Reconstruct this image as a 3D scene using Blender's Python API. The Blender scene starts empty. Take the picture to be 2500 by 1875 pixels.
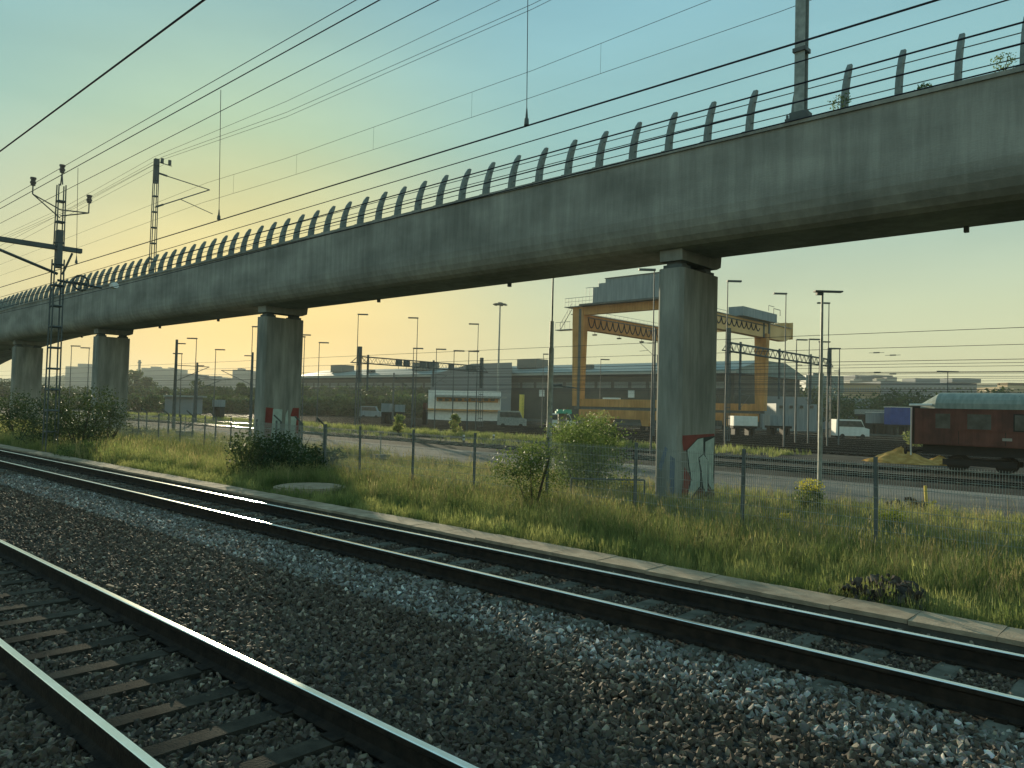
import bpy, math, random
import numpy as np
from mathutils import Vector, Matrix
random.seed(7); np.random.seed(7)
R = math.radians
# ---------------------------------------------------------------- camera, world, sun
# world axes: x runs along the tracks (to the right), y straight away from our train, z up; z=0 is the top of the rails
HC, PIT, ROL, PHI, F = 2.47, R(1.75), R(-1.5), R(47.3), 1876.0
sc = bpy.context.scene
col = sc.collection
cam = bpy.data.cameras.new('camera'); camo = bpy.data.objects.new('camera', cam); col.objects.link(camo)
cam.sensor_width = 36.0; cam.lens = 36.0 * F / 2500.0; cam.clip_end = 9000; cam.clip_start = .05
camo.matrix_world = (Matrix.Translation((0, 0, HC)) @ Matrix.Rotation(R(90) - PHI, 4, 'Z')
                     @ Matrix.Rotation(R(90) + PIT, 4, 'X') @ Matrix.Rotation(-ROL, 4, 'Z'))
sc.camera = camo
SKY = .15
SUN_EL = R(9.4); SUN_DIR = Vector((-.880 * math.cos(SUN_EL), .475 * math.cos(SUN_EL), math.sin(SUN_EL)))
world = bpy.data.worlds.new('World'); sc.world = world; world.use_nodes = True
wn = world.node_tree.nodes; wl = world.node_tree.links
sky = wn.new('ShaderNodeTexSky'); sky.sky_type = 'NISHITA'; sky.sun_disc = False
sky.sun_elevation = SUN_EL; sky.sun_rotation = math.atan2(-.880, .475)
sky.altitude = 20; sky.air_density = 1.0; sky.dust_density = 1.2; sky.ozone_density = 2.0
# the phone compressed the evening sky: a soft shoulder on its brightness, yellow low down and teal overhead all round
gam = wn.new('ShaderNodeGamma'); gam.inputs[1].default_value = .01; wl.new(sky.outputs[0], gam.inputs[0])
tcd = wn.new('ShaderNodeTexCoord'); sxyz = wn.new('ShaderNodeSeparateXYZ'); wl.new(tcd.outputs['Generated'], sxyz.inputs[0])
er = wn.new('ShaderNodeValToRGB'); wl.new(sxyz.outputs[2], er.inputs[0]); el = er.color_ramp.elements
el[0].position = 0; el[0].color = (.70, .65, .38, 1); el[1].position = 1; el[1].color = (.20, .40, .50, 1)
for p_, c_ in ((.06, (.64, .64, .38)), (.13, (.56, .63, .42)), (.22, (.43, .59, .49)), (.32, (.31, .56, .55)), (.48, (.25, .50, .58))):
    e_ = el.new(p_); e_.color = (*c_, 1)
dot = wn.new('ShaderNodeVectorMath'); dot.operation = 'DOT_PRODUCT'; wl.new(tcd.outputs['Generated'], dot.inputs[0]); dot.inputs[1].default_value = SUN_DIR
sr = wn.new('ShaderNodeMapRange'); sr.inputs[1].default_value = .84; sr.inputs[2].default_value = 1.0; wl.new(dot.outputs['Value'], sr.inputs[0])
warm = wn.new('ShaderNodeMix'); warm.data_type = 'RGBA'; warm.blend_type = 'MULTIPLY'; warm.inputs[7].default_value = (1.95, 1.30, .76, 1); swp = wn.new('ShaderNodeMath'); swp.operation = 'POWER'; swp.inputs[1].default_value = 4.2; wl.new(sr.outputs[0], swp.inputs[0]); wl.new(swp.outputs[0], warm.inputs[0]); wl.new(er.outputs[0], warm.inputs[6])
bwn = wn.new('ShaderNodeRGBToBW'); wl.new(gam.outputs[0], bwn.inputs[0])
tint = wn.new('ShaderNodeMix'); tint.data_type = 'RGBA'; tint.blend_type = 'MULTIPLY'; tint.inputs[0].default_value = 1
wl.new(bwn.outputs[0], tint.inputs[6]); wl.new(warm.outputs[2], tint.inputs[7]); bg = wn['Background']
gain = wn.new('ShaderNodeVectorMath'); gain.operation = 'SCALE'; gain.inputs['Scale'].default_value = 5.3; wl.new(tint.outputs[2], gain.inputs[0])
hzm = wn.new('ShaderNodeMapping'); hzm.inputs['Scale'].default_value = (1.0, 1.0, 5.0); wl.new(tcd.outputs['Generated'], hzm.inputs[0])
hzn = wn.new('ShaderNodeTexNoise'); hzn.inputs['Scale'].default_value = 1.7; hzn.inputs['Detail'].default_value = 6; wl.new(hzm.outputs[0], hzn.inputs[0])
hzr = wn.new('ShaderNodeMapRange'); hzr.inputs[1].default_value = .3; hzr.inputs[2].default_value = .7; hzr.inputs[3].default_value = 4.75; hzr.inputs[4].default_value = 5.75   # uneven thin haze all over the sky
wl.new(hzn.outputs[0], hzr.inputs[0]); wl.new(hzr.outputs[0], gain.inputs['Scale'])
wl.new(gain.outputs[0], bg.inputs[0]); bg.inputs[1].default_value = SKY
sun = bpy.data.lights.new('sun', 'SUN'); sun.energy = 5.0; sun.angle = R(.6); sun.color = (1, .86, .58)
suno = bpy.data.objects.new('sun', sun); col.objects.link(suno)
suno.rotation_euler = SUN_DIR.to_track_quat('Z', 'Y').to_euler()
vs = sc.view_settings; vs.view_transform = 'Standard'; vs.look = 'None'; vs.exposure = 0.3; vs.gamma = 1; vs.use_curve_mapping = False
cy = sc.cycles; cy.use_denoising = True; cy.max_bounces = 6; cy.transparent_max_bounces = 8; cy.volume_bounces = 1
cy.diffuse_bounces = 3; cy.glossy_bounces = 2; cy.sample_clamp_indirect = 4; cy.caustics_reflective = False; cy.caustics_refractive = False
HAZE = 0.00036

# ---------------------------------------------------------------- pixel <-> place (2500x1875 photo pixels)
def ray(px, py):
    x = px - 1250.; y = py - 937.5; c, s = math.cos(ROL), math.sin(ROL); x, y = c*x - s*y, s*x + c*y
    c, s = math.cos(PIT), math.sin(PIT); Y = c*F + s*y; Z = s*F - c*y
    return Vector((-math.cos(PHI)*Y + math.sin(PHI)*x, math.sin(PHI)*Y + math.cos(PHI)*x, Z)) / F
def Gz(px, py, z): d = ray(px, py); t = (z - HC) / d.z; return Vector((d.x*t, d.y*t, z))
def Gn(px, py, n): d = ray(px, py); t = n / d.y; return Vector((d.x*t, n, HC + d.z*t))
def Gd(px, py, D): d = ray(px, py); return Vector((d.x*D, d.y*D, HC + d.z*D))       # D = distance along the view axis
RIGHT = Vector((math.sin(PHI), math.cos(PHI), 0)); FWD = Vector((-math.cos(PHI), math.sin(PHI), 0))

# ---------------------------------------------------------------- materials
def M(name, c, rough=.75, metal=0, c2=None, scale=2., var=.25, bump=0., bscale=30., rnd=0., stretch=(1, 1, 1), spec=None, detail=5, streak=0.):
    if spec is None: spec = .06 if rough >= .88 else .4
    m = bpy.data.materials.new(name); m.use_nodes = True; n = m.node_tree.nodes; l = m.node_tree.links
    b = n['Principled BSDF']; b.inputs['Roughness'].default_value = rough; b.inputs['Metallic'].default_value = metal
    b.inputs['Specular IOR Level'].default_value = spec
    geo = n.new('ShaderNodeNewGeometry'); mp = n.new('ShaderNodeMapping'); mp.inputs['Scale'].default_value = stretch
    l.new(geo.outputs['Position'], mp.inputs[0])
    ns = n.new('ShaderNodeTexNoise'); ns.inputs['Scale'].default_value = scale; ns.inputs['Detail'].default_value = detail
    l.new(mp.outputs[0], ns.inputs[0])
    rp = n.new('ShaderNodeValToRGB'); rp.color_ramp.elements[0].position = .35; rp.color_ramp.elements[1].position = .68
    c2 = c2 or tuple(min(1, v*(1 + var)) for v in c); c1 = c if c2 is not None else c
    rp.color_ramp.elements[0].color = (*[v*(1 - var*.5) for v in c1], 1); rp.color_ramp.elements[1].color = (*c2, 1)
    l.new(ns.outputs[0], rp.inputs[0]); out = rp.outputs[0]
    if rnd:
        oi = n.new('ShaderNodeObjectInfo'); mr = n.new('ShaderNodeMapRange'); mr.inputs[3].default_value = 1 - rnd; mr.inputs[4].default_value = 1 + rnd
        l.new(oi.outputs['Random'], mr.inputs[0]); hs = n.new('ShaderNodeHueSaturation'); l.new(mr.outputs[0], hs.inputs['Value'])
        l.new(out, hs.inputs['Color']); out = hs.outputs[0]
    if streak:                                      # rain streaks running down, wider stains above them
        mp2 = n.new('ShaderNodeMapping'); mp2.inputs['Scale'].default_value = (2.6, 2.6, .22); l.new(geo.outputs['Position'], mp2.inputs[0])
        n3 = n.new('ShaderNodeTexNoise'); n3.inputs['Scale'].default_value = 1.0; n3.inputs['Detail'].default_value = 9; n3.inputs['Roughness'].default_value = .7; l.new(mp2.outputs[0], n3.inputs[0])
        r3 = n.new('ShaderNodeMapRange'); r3.inputs[1].default_value = .42; r3.inputs[2].default_value = .62; r3.inputs[3].default_value = 1 - streak; r3.inputs[4].default_value = 1.0; l.new(n3.outputs[0], r3.inputs[0])
        m3 = n.new('ShaderNodeMix'); m3.data_type = 'RGBA'; m3.blend_type = 'MULTIPLY'; m3.inputs[0].default_value = 1; l.new(out, m3.inputs[6]); l.new(r3.outputs[0], m3.inputs[7]); out = m3.outputs[2]
    l.new(out, b.inputs['Base Color'])
    if bump:
        n2 = n.new('ShaderNodeTexNoise'); n2.inputs['Scale'].default_value = bscale; n2.inputs['Detail'].default_value = 4
        l.new(mp.outputs[0], n2.inputs[0]); bp = n.new('ShaderNodeBump'); bp.inputs['Strength'].default_value = bump; bp.inputs['Distance'].default_value = .03
        l.new(n2.outputs[0], bp.inputs['Height']); l.new(bp.outputs[0], b.inputs['Normal'])
    m.diffuse_color = (*c, 1)
    return m
def leafmat(name, c, c2, tr=.45, scale=1.2, rnd=.25):
    m = bpy.data.materials.new(name); m.use_nodes = True; n = m.node_tree.nodes; l = m.node_tree.links
    n.remove(n['Principled BSDF']); o = n['Material Output']
    geo = n.new('ShaderNodeNewGeometry'); ns = n.new('ShaderNodeTexNoise'); ns.inputs['Scale'].default_value = scale; ns.inputs['Detail'].default_value = 6
    l.new(geo.outputs['Position'], ns.inputs[0]); rp = n.new('ShaderNodeValToRGB')
    rp.color_ramp.elements[0].position = .38; rp.color_ramp.elements[1].position = .62
    rp.color_ramp.elements[0].color = (*c, 1); rp.color_ramp.elements[1].color = (*c2, 1); l.new(ns.outputs[0], rp.inputs[0])
    ri = n.new('ShaderNodeObjectInfo'); mr = n.new('ShaderNodeMapRange'); mr.inputs[3].default_value = 1 - rnd; mr.inputs[4].default_value = 1 + rnd
    l.new(ri.outputs['Random'], mr.inputs[0]); hs = n.new('ShaderNodeHueSaturation'); l.new(mr.outputs[0], hs.inputs['Value']); l.new(rp.outputs[0], hs.inputs['Color'])
    d = n.new('ShaderNodeBsdfPrincipled'); d.inputs['Roughness'].default_value = .55; d.inputs['Specular IOR Level'].default_value = .3
    t = n.new('ShaderNodeBsdfTranslucent'); mx = n.new('ShaderNodeMixShader'); mx.inputs[0].default_value = tr
    l.new(hs.outputs[0], d.inputs['Base Color']); l.new(hs.outputs[0], t.inputs[0])
    l.new(d.outputs[0], mx.inputs[1]); l.new(t.outputs[0], mx.inputs[2]); l.new(mx.outputs[0], o.inputs[0])
    m.diffuse_color = (*c, 1)
    return m
steel_top = M('polished_rail_steel', (.95, .95, .88), .28, 1, var=.1, scale=6)
rust = M('rusty_rail_steel', (.018, .015, .013), .85, 0, (.034, .026, .02), spec=.15, scale=8, bump=.3)
sleeper_m = M('worn_concrete_sleeper', (.10, .095, .075), .9, c2=(.17, .16, .13), spec=.1, scale=5, bump=.4, bscale=60, rnd=.2)
wood_m = M('weathered_wooden_sleeper', (.05, .043, .033), .9, c2=(.085, .072, .055), spec=.1, scale=6, bump=.5, bscale=50, rnd=.25)
bed_m = M('ballast_bed', (.035, .033, .03), 1, spec=.1, c2=(.07, .066, .06), scale=14, bump=1, bscale=40)
conc = M('grey_bridge_concrete', (.29, .295, .27), .92, streak=.22, c2=(.40, .405, .37), scale=.35, bump=.25, bscale=12, stretch=(1, 1, 2.2), detail=8)
conc_pier = M('board_marked_pier_concrete', (.28, .29, .265), .9, streak=.26, c2=(.41, .415, .38), scale=.8, bump=.3, bscale=10, stretch=(2, 2, .5), detail=8)
galv = M('galvanised_steel', (.26, .29, .275), .6, .3, c2=(.36, .39, .37), scale=5)
darksteel = M('dark_painted_steel', (.10, .115, .115), .7, .1, scale=3)
cable_m = M('dark_cable', (.035, .035, .05), .95)
insul = M('brown_glazed_insulator', (.07, .06, .06), .3)
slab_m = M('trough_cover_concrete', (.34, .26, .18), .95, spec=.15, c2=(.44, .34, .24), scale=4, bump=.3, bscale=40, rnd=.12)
slabside = M('shaded_trough_side_concrete', (.10, .09, .075), .95, scale=4)  # cover concrete darkened: the shadow side's shade is put into the colour
soil_m = M('weedy_soil', (.07, .075, .035), .95, c2=(.12, .12, .06), scale=.8, bump=.6, bscale=15)
road_m = M('worn_grey_asphalt', (.15, .145, .13), 1, spec=.08, c2=(.24, .23, .205), scale=.35, bump=.25, bscale=60, stretch=(.4, 1, 1), detail=9)
yard_m = M('dark_yard_ballast', (.035, .033, .028), .95, c2=(.075, .07, .058), scale=.9, bump=.6, bscale=8, stretch=(.5, 1, 1), detail=8)
white_m = M('white_paint', (.75, .75, .70), .6, var=.1)
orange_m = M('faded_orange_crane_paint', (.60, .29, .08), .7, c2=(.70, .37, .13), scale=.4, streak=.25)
orange_pale = M('pale_orange_crane_paint', (.72, .45, .18), .6, c2=(.80, .52, .24), scale=.3)  # paler orange for one girder and the end panel
house_m = M('grey_blue_cladding', (.20, .25, .27), .6, c2=(.26, .31, .33), scale=.6, stretch=(4, 4, .4))
carr_m = M('faded_maroon_coach_paint', (.12, .046, .036), .75, c2=(.19, .07, .05), streak=.3, scale=1.1, bump=.1, bscale=8, detail=9)
carr_roof = M('grey_green_coach_roof', (.20, .25, .22), .7, c2=(.27, .31, .27), scale=1.6, stretch=(3, .6, 1))
under_m = M('black_underframe', (.018, .018, .018), .8)
glass_m = M('dusty_window_glass', (.05, .055, .05), .3, c2=(.10, .105, .10), scale=2, spec=.4)
teal_roof = M('teal_metal_roof', (.12, .19, .19), .55, c2=(.16, .24, .235), scale=.5, stretch=(1, 6, 1))
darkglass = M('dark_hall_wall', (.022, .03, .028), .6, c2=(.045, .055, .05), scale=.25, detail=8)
tan_m = M('tan_cladding', (.42, .30, .17), .8, c2=(.50, .37, .22), scale=.05)
beige_m = M('pale_render', (.35, .33, .29), .85, scale=.05)
greyb = M('grey_office_wall', (.20, .22, .23), .8, scale=.03)
blue_m = M('deep_blue_container', (.02, .06, .30), .55, c2=(.03, .08, .36), scale=1)
yellow_m = M('yellow_paint', (.72, .55, .08), .6)
green_m = M('green_canopy', (.08, .38, .25), .6)
red_m = M('dull_red_graffiti', (.22, .045, .04), .8, c2=(.28, .07, .055), scale=3)
paleg_m = M('pale_mint_graffiti', (.42, .52, .48), .8, c2=(.50, .60, .56), scale=3)
black_m = M('black_graffiti_outline', (.03, .045, .045), .8)
purple_m = M('faded_blue_graffiti', (.15, .19, .26), .85)
sand_m = M('ochre_sand', (.40, .22, .06), .95, c2=(.54, .33, .11), scale=2.2, bump=.6, bscale=10)
bark = M('grey_bark', (.07, .06, .045), .9)
hill_m = M('wooded_hill', (.035, .055, .03), .95, c2=(.055, .075, .04), scale=.05, bump=0)
grass_a = leafmat('fresh_grass', (.14, .19, .055), (.36, .37, .13), .52, .9)
grass_dry = leafmat('straw_grass', (.30, .25, .10), (.42, .36, .17), .45, 1.5)
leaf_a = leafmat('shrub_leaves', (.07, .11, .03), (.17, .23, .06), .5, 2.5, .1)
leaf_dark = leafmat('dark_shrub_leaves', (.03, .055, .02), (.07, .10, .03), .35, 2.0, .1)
leaf_far = leafmat('distant_tree_leaves', (.03, .06, .02), (.08, .12, .035), .3, .25, .2)
flower_m = leafmat('yellow_flowers', (.60, .52, .04), (.75, .66, .06), .35, 5, .1)

# ---------------------------------------------------------------- mesh helpers
class MB:
    def __init__(s): s.v = []; s.f = []; s.mi = []; s.k = 0
    def add(s, vs, fs, k=None):
        o = len(s.v); s.v += [tuple(v) for v in vs]; s.f += [tuple(i + o for i in f) for f in fs]; s.mi += [s.k if k is None else k]*len(fs)
    def box(s, x0, x1, y0, y1, z0, z1, k=None):
        s.add([(x0,y0,z0),(x1,y0,z0),(x1,y1,z0),(x0,y1,z0),(x0,y0,z1),(x1,y0,z1),(x1,y1,z1),(x0,y1,z1)],
              [(0,3,2,1),(4,5,6,7),(0,1,5,4),(1,2,6,5),(2,3,7,6),(3,0,4,7)], k)
    def obox(s, c, u, v, w, k=None):                 # centre and three half-vectors
        c, u, v, w = map(Vector, (c, u, v, w)); p = [c+a*u+b*v+d*w for d in (-1, 1) for a, b in ((-1,-1),(1,-1),(1,1),(-1,1))]
        s.add(p, [(0,3,2,1),(4,5,6,7),(0,1,5,4),(1,2,6,5),(2,3,7,6),(3,0,4,7)], k)
    def bar(s, a, b, r, sides=4, r2=None, k=None):
        a = Vector(a); b = Vector(b); d = (b - a); 
        if d.length < 1e-6: return
        d.normalize(); u = d.orthogonal().normalized(); w = d.cross(u); r2 = r if r2 is None else r2
        n = sides; p = [a + (u*math.cos(t) + w*math.sin(t))*r for t in [2*math.pi*(i+.5)/n for i in range(n)]]
        p += [b + (u*math.cos(t) + w*math.sin(t))*r2 for t in [2*math.pi*(i+.5)/n for i in range(n)]]
        s.add(p, [(i, (i+1) % n, n+(i+1) % n, n+i) for i in range(n)] + [tuple(range(n-1, -1, -1)), tuple(range(n, 2*n))], k)
    def line(s, pts, r, sides=4, k=None):
        for a, b in zip(pts[:-1], pts[1:]): s.bar(a, b, r, sides, k=k)
    def prism(s, prof, a, b, axis='x', k=None):      # profile of 2D points swept along an axis from a to b
        n = len(prof)
        f = {'x': lambda t, p: (t, p[0], p[1]), 'y': lambda t, p: (p[0], t, p[1]), 'z': lambda t, p: (p[0], p[1], t)}[axis]
        s.add([f(a, p) for p in prof] + [f(b, p) for p in prof],
              [(i, (i+1) % n, n+(i+1) % n, n+i) for i in range(n)] + [tuple(range(n-1, -1, -1)), tuple(range(n, 2*n))], k)
    def disc(s, c, r, z0, z1, n=24, rx=1, k=None):
        p = [(c[0]+r*rx*math.cos(2*math.pi*i/n), c[1]+r*math.sin(2*math.pi*i/n)) for i in range(n)]; s.prism(p, z0, z1, 'z', k)
    def mesh(s, name, mats):
        me = bpy.data.meshes.new(name); me.from_pydata(s.v, [], s.f)
        for m in (mats if isinstance(mats, (list, tuple)) else [mats]): me.materials.append(m)
        me.polygons.foreach_set('material_index', s.mi); me.update()
        import bmesh
        bm = bmesh.new(); bm.from_mesh(me); bmesh.ops.recalc_face_normals(bm, faces=bm.faces); bm.to_mesh(me); bm.free()
        return me
    def build(s, name, mats, parent=None, loc=None):
        return obj(name, s.mesh(name, mats), parent, loc)
def obj(name, me, parent=None, loc=None):
    o = bpy.data.objects.new(name, me); col.objects.link(o)
    if parent is not None:                           # children keep world coordinates: the inverse cancels the parent's place
        o.parent = parent; o.matrix_parent_inverse = Matrix.Translation(-Vector(parent.location))
    if loc is not None: o.location = loc
    return o
def thing(name, label, cat, loc=(0, 0, 0), group=None):
    o = bpy.data.objects.new(name, None); o.empty_display_size = .3; o.location = loc; col.objects.link(o)
    o['label'] = label; o['category'] = cat
    if group: o['group'] = group
    return o
def tag(o, label=None, cat=None, group=None, kind=None):
    if label: o['label'] = label
    if cat: o['category'] = cat
    if group: o['group'] = group
    if kind: o['kind'] = kind
    return o
def struct(o): o['kind'] = 'structure'; return o
def dup_child(o, parent, loc):
    c = o.copy(); c.parent = parent; c.matrix_parent_inverse = o.matrix_parent_inverse.copy(); c.location = loc; col.objects.link(c); return c

# ---------------------------------------------------------------- the ground
def strip(name, prof, x0, x1, mat, nx=1, wob=0):     # prof: [(y, z), ...]
    mb = MB(); xs = np.linspace(x0, x1, nx + 1)
    vs = [(x, y, z + (random.uniform(-wob, wob) if 0 < j < len(prof)-1 else 0)) for x in xs for j, (y, z) in enumerate(prof)]; n = len(prof)
    fs = [(i*n+j, (i+1)*n+j, (i+1)*n+j+1, i*n+j+1) for i in range(nx) for j in range(n-1)]
    mb.add(vs, fs); return struct(mb.build(name, mat))
XL, XR = -2600, 260
NT, FT = 3.035, 8.965                                # centre lines of the near and the far track
strip('ballast_bed', [(-12, -1.0), (-3.5, -.8), (-2.6, -.275), (5.0, -.275), (6.2, -.30), (7.3, -.275), (10.3, -.275), (10.92, -.38), (11.75, -.42)], -420, 30, bed_m, 60)
strip('verge_ground', [(11.6, -.33), (13.5, -.42), (17, -.50), (22, -.66), (28, -.74), (31.0, -.74)], -420, 40, soil_m, 90, .04)
gm = MB(); gm.add([(-2400, -160, -1.02), (420, -160, -1.02), (420, 2500, -1.02), (-2400, 2500, -1.02)], [(0, 1, 2, 3)])
tag(struct(gm.build('ground', yard_m)))
strip('road', [(28.5, -.80), (30.6, -.705), (38.4, -.70), (39.6, -.78)], -420, 60, road_m, 1)
strip('yard_ground', [(39.0, -.78), (41, -.66), (170, -.66), (175, -1.03)], -420, 160, yard_m, 60, .02)
lm = MB()
for i in range(26):                                   # worn white bay markings along the far side of the road
    x = -62 + i*2.6; lm.add([(x, 34.6, -.698), (x+.12, 34.6, -.698), (x+1.3, 37.4, -.698), (x+1.18, 37.4, -.698)], [(0, 1, 2, 3)])
lm.add([(-70, 37.5, -.698), (10, 37.5, -.698), (10, 37.62, -.698), (-70, 37.62, -.698)], [(0, 1, 2, 3)])
struct(lm.build('road_marking', M('worn_road_paint', (.30, .29, .26), 1, spec=.05)))

# ---------------------------------------------------------------- tracks in front
def rail_prof():
    h = [(-.035, -.006), (-.028, 0), (.028, 0), (.035, -.006), (.036, -.038), (.010, -.055), (.009, -.140), (.030, -.152), (.075, -.162), (.075, -.172),
         (-.075, -.172), (-.075, -.162), (-.030, -.152), (-.009, -.140), (-.010, -.055), (-.036, -.038)]
    return h
def rail_mesh(name, y, x0, x1, z=0, sc_=1.):
    mb = MB(); p = rail_prof(); n = len(p); q = [(y+a*sc_, z+b*sc_*1.3) for a, b in p]
    vs = [(x0, *c) for c in q] + [(x1, *c) for c in q]
    fs = [(i, (i+1) % n, n+(i+1) % n, n+i) for i in range(n)]
    mb.add(vs, fs)
    for i in (0, 1, 2): mb.mi[i] = 1
    return mb.mesh(name, [rust, steel_top])
sl = MB(); sl.prism([(-.13, -.34), (.13, -.34), (.13, -.215), (.10, -.19), (-.10, -.19), (-.13, -.215)], -1.27, 1.27, 'y')
for s_ in (-.7525, .7525):
    for e in (-1, 1): sl.box(-.05, .05, s_+e*.085-.02, s_+e*.085+.02, -.19, -.145, 1)
sleeper_me = sl.mesh('sleeper', [sleeper_m, rust])
ws = MB(); ws.box(-.10, .10, -1.18, 1.18, -.36, -.19)
for s_ in (-.7525, .7525):
    ws.box(-.09, .09, s_-.17, s_+.17, -.19, -.172, 1)
wood_me = ws.mesh('sleeper', [wood_m, rust])
SP = .75
def track(y, x0, x1, xs0, xs1, sme, label):
    t = thing('railway_track', label, 'railway track', (0, y, -.2), 'pair of main line tracks beside our train')
    for e in (-.7525, .7525): obj('rail', rail_mesh('rail', y+e, x0, x1), t)
    first = None; x = xs1
    while x > xs0:
        if first is None:
            first = obj('sleeper', sme, t); first.location = (x, y, -.03 if y == NT else -.045)
        else:
            dup_child(first, t, (x, y, -.03 if y == NT else -.045)).rotation_euler = (0, 0, random.uniform(-.012, .012))
        x -= SP
    return t
near_t = track(NT, -420, 30, -40, 6, wood_me, 'nearest railway track, its two bright rails crossing the bottom left corner')
far_t = track(FT, -420, 30, -110, 8.3, sleeper_me, 'second railway track, running along the concrete cable trough')

# cable trough: a row of flat covers, each its own part
tr = thing('cable_trough', 'low tan concrete cable trough between the second track and the tall grass', 'cable trough', (0, 11.3, -.4))
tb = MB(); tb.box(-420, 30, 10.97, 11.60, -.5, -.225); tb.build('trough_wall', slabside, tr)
cvb = MB(); cvb.box(-.496, .496, -.335, .335, -.03, .03); cover_me = cvb.mesh('cover', slab_m)
c0 = None
for i in range(110):
    x = 9.5 - i*1.0; loc = (x, 11.285 + random.uniform(-.012, .012), -.192 + random.uniform(-.006, .006))
    if c0 is None: c0 = obj('cover', cover_me, tr); c0.location = loc; c = c0
    else: c = dup_child(c0, tr, loc)
    c.rotation_euler = (random.uniform(-.01, .01), random.uniform(-.006, .006), random.uniform(-.008, .008))
fb = MB(); fb.box(-420, -101, 10.95, 11.62, -.22, -.16); tag(fb.build('cover_row', slab_m, tr), kind='stuff')

# ---------------------------------------------------------------- loose stones, scattered with geometry nodes
def hull_mesh(name, n, mat, sx=1, sy=1, sz=.7, seed=0):
    import bmesh
    rs = random.Random(seed); bm = bmesh.new()
    for i in range(n):
        v = Vector((rs.gauss(0, 1), rs.gauss(0, 1), rs.gauss(0, 1))).normalized()*rs.uniform(.85, 1.1)
        bm.verts.new((v.x*sx, v.y*sy, v.z*sz))
    r = bmesh.ops.convex_hull(bm, input=bm.verts)
    bmesh.ops.delete(bm, geom=[g for g in set(r['geom_interior'] + r['geom_unused']) if isinstance(g, bmesh.types.BMVert)], context='VERTS')
    me = bpy.data.meshes.new(name); bm.to_mesh(me); bm.free(); me.materials.append(mat); return me
def scatter(name, rects, sources, density, smin, smax, mat, zoff=0., tilt=3.1, seed=1, label=None, zf=None, noise=None, cat=None):
    """rects: [(x0,x1,y0,y1,z)] surface patches; the sources are small meshes instanced at random on them"""
    mb = MB()
    for r in rects:
        x0, x1, y0, y1 = r[:4]
        zz = zf or (lambda x, y: r[4])
        nx = max(1, int((x1-x0)/2)) if zf else 1; ny = max(1, int((y1-y0)/1.5)) if zf else 1
        for i in range(nx):
            for j in range(ny):
                a, b = x0+(x1-x0)*i/nx, x0+(x1-x0)*(i+1)/nx; c, d = y0+(y1-y0)*j/ny, y0+(y1-y0)*(j+1)/ny
                mb.add([(a, c, zz(a, c)), (b, c, zz(b, c)), (b, d, zz(b, d)), (a, d, zz(a, d))], [(0, 1, 2, 3)])
    o = mb.build(name, mat); o['kind'] = 'stuff'
    if label: o['label'] = label
    if cat: o['category'] = cat
    ng = bpy.data.node_groups.new(name + '_nodes', 'GeometryNodeTree'); N = ng.nodes; L = ng.links
    ng.interface.new_socket('Geometry', in_out='INPUT', socket_type='NodeSocketGeometry'); ng.interface.new_socket('Geometry', in_out='OUTPUT', socket_type='NodeSocketGeometry')
    gi = N.new('NodeGroupInput'); go = N.new('NodeGroupOutput')
    dp = N.new('GeometryNodeDistributePointsOnFaces'); dp.inputs['Density'].default_value = density; dp.inputs['Seed'].default_value = seed
    L.new(gi.outputs[0], dp.inputs[0])
    if noise:                                        # (scale, threshold low, high): patchy density
        nt = N.new('ShaderNodeTexNoise'); nt.inputs['Scale'].default_value = noise[0]
        mr = N.new('ShaderNodeMapRange'); mr.inputs[1].default_value = noise[1]; mr.inputs[2].default_value = noise[2]; mr.inputs[3].default_value = noise[3]*density; mr.inputs[4].default_value = density
        ps = N.new('GeometryNodeInputPosition'); L.new(ps.outputs[0], nt.inputs['Vector']); L.new(nt.outputs[0], mr.inputs[0]); L.new(mr.outputs[0], dp.inputs['Density'])
    ip = N.new('GeometryNodeInstanceOnPoints'); L.new(dp.outputs['Points'], ip.inputs['Points'])
    # one join node collects every source as a separate pickable instance
    jn = N.new('GeometryNodeJoinGeometry')
    for s in sources:
        oi = N.new('GeometryNodeObjectInfo'); oi.inputs['Object'].default_value = s; oi.inputs['As Instance'].default_value = True
        L.new(oi.outputs['Geometry'], jn.inputs[0])
    L.new(jn.outputs[0], ip.inputs['Instance']); ip.inputs['Pick Instance'].default_value = True
    rv = N.new('FunctionNodeRandomValue'); rv.data_type = 'FLOAT_VECTOR'; rv.inputs[0].default_value = (-tilt, -tilt, -3.14); rv.inputs[1].default_value = (tilt, tilt, 3.14); rv.inputs['Seed'].default_value = seed+3
    L.new(rv.outputs[0], ip.inputs['Rotation'])
    rs_ = N.new('FunctionNodeRandomValue'); rs_.data_type = 'FLOAT'; rs_.inputs[2].default_value = smin; rs_.inputs[3].default_value = smax; rs_.inputs['Seed'].default_value = seed+9
    L.new(rs_.outputs[1], ip.inputs['Scale'])
    last = ip.outputs[0]
    tr_ = N.new('GeometryNodeTranslateInstances'); tr_.inputs['Local Space'].default_value = False
    rz = N.new('FunctionNodeRandomValue'); rz.data_type = 'FLOAT_VECTOR'; rz.inputs[0].default_value = (0, 0, -abs(zoff)); rz.inputs[1].default_value = (0, 0, abs(zoff)*.6); rz.inputs['Seed'].default_value = seed+5
    L.new(last, tr_.inputs[0]); L.new(rz.outputs[0], tr_.inputs['Translation']); last = tr_.outputs[0]
    L.new(last, go.inputs[0])
    md = o.modifiers.new('scatter', 'NODES'); md.node_group = ng
    return o
def source(me): return bpy.data.objects.new(me.name, me)        # not linked: only seen through its instances

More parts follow.
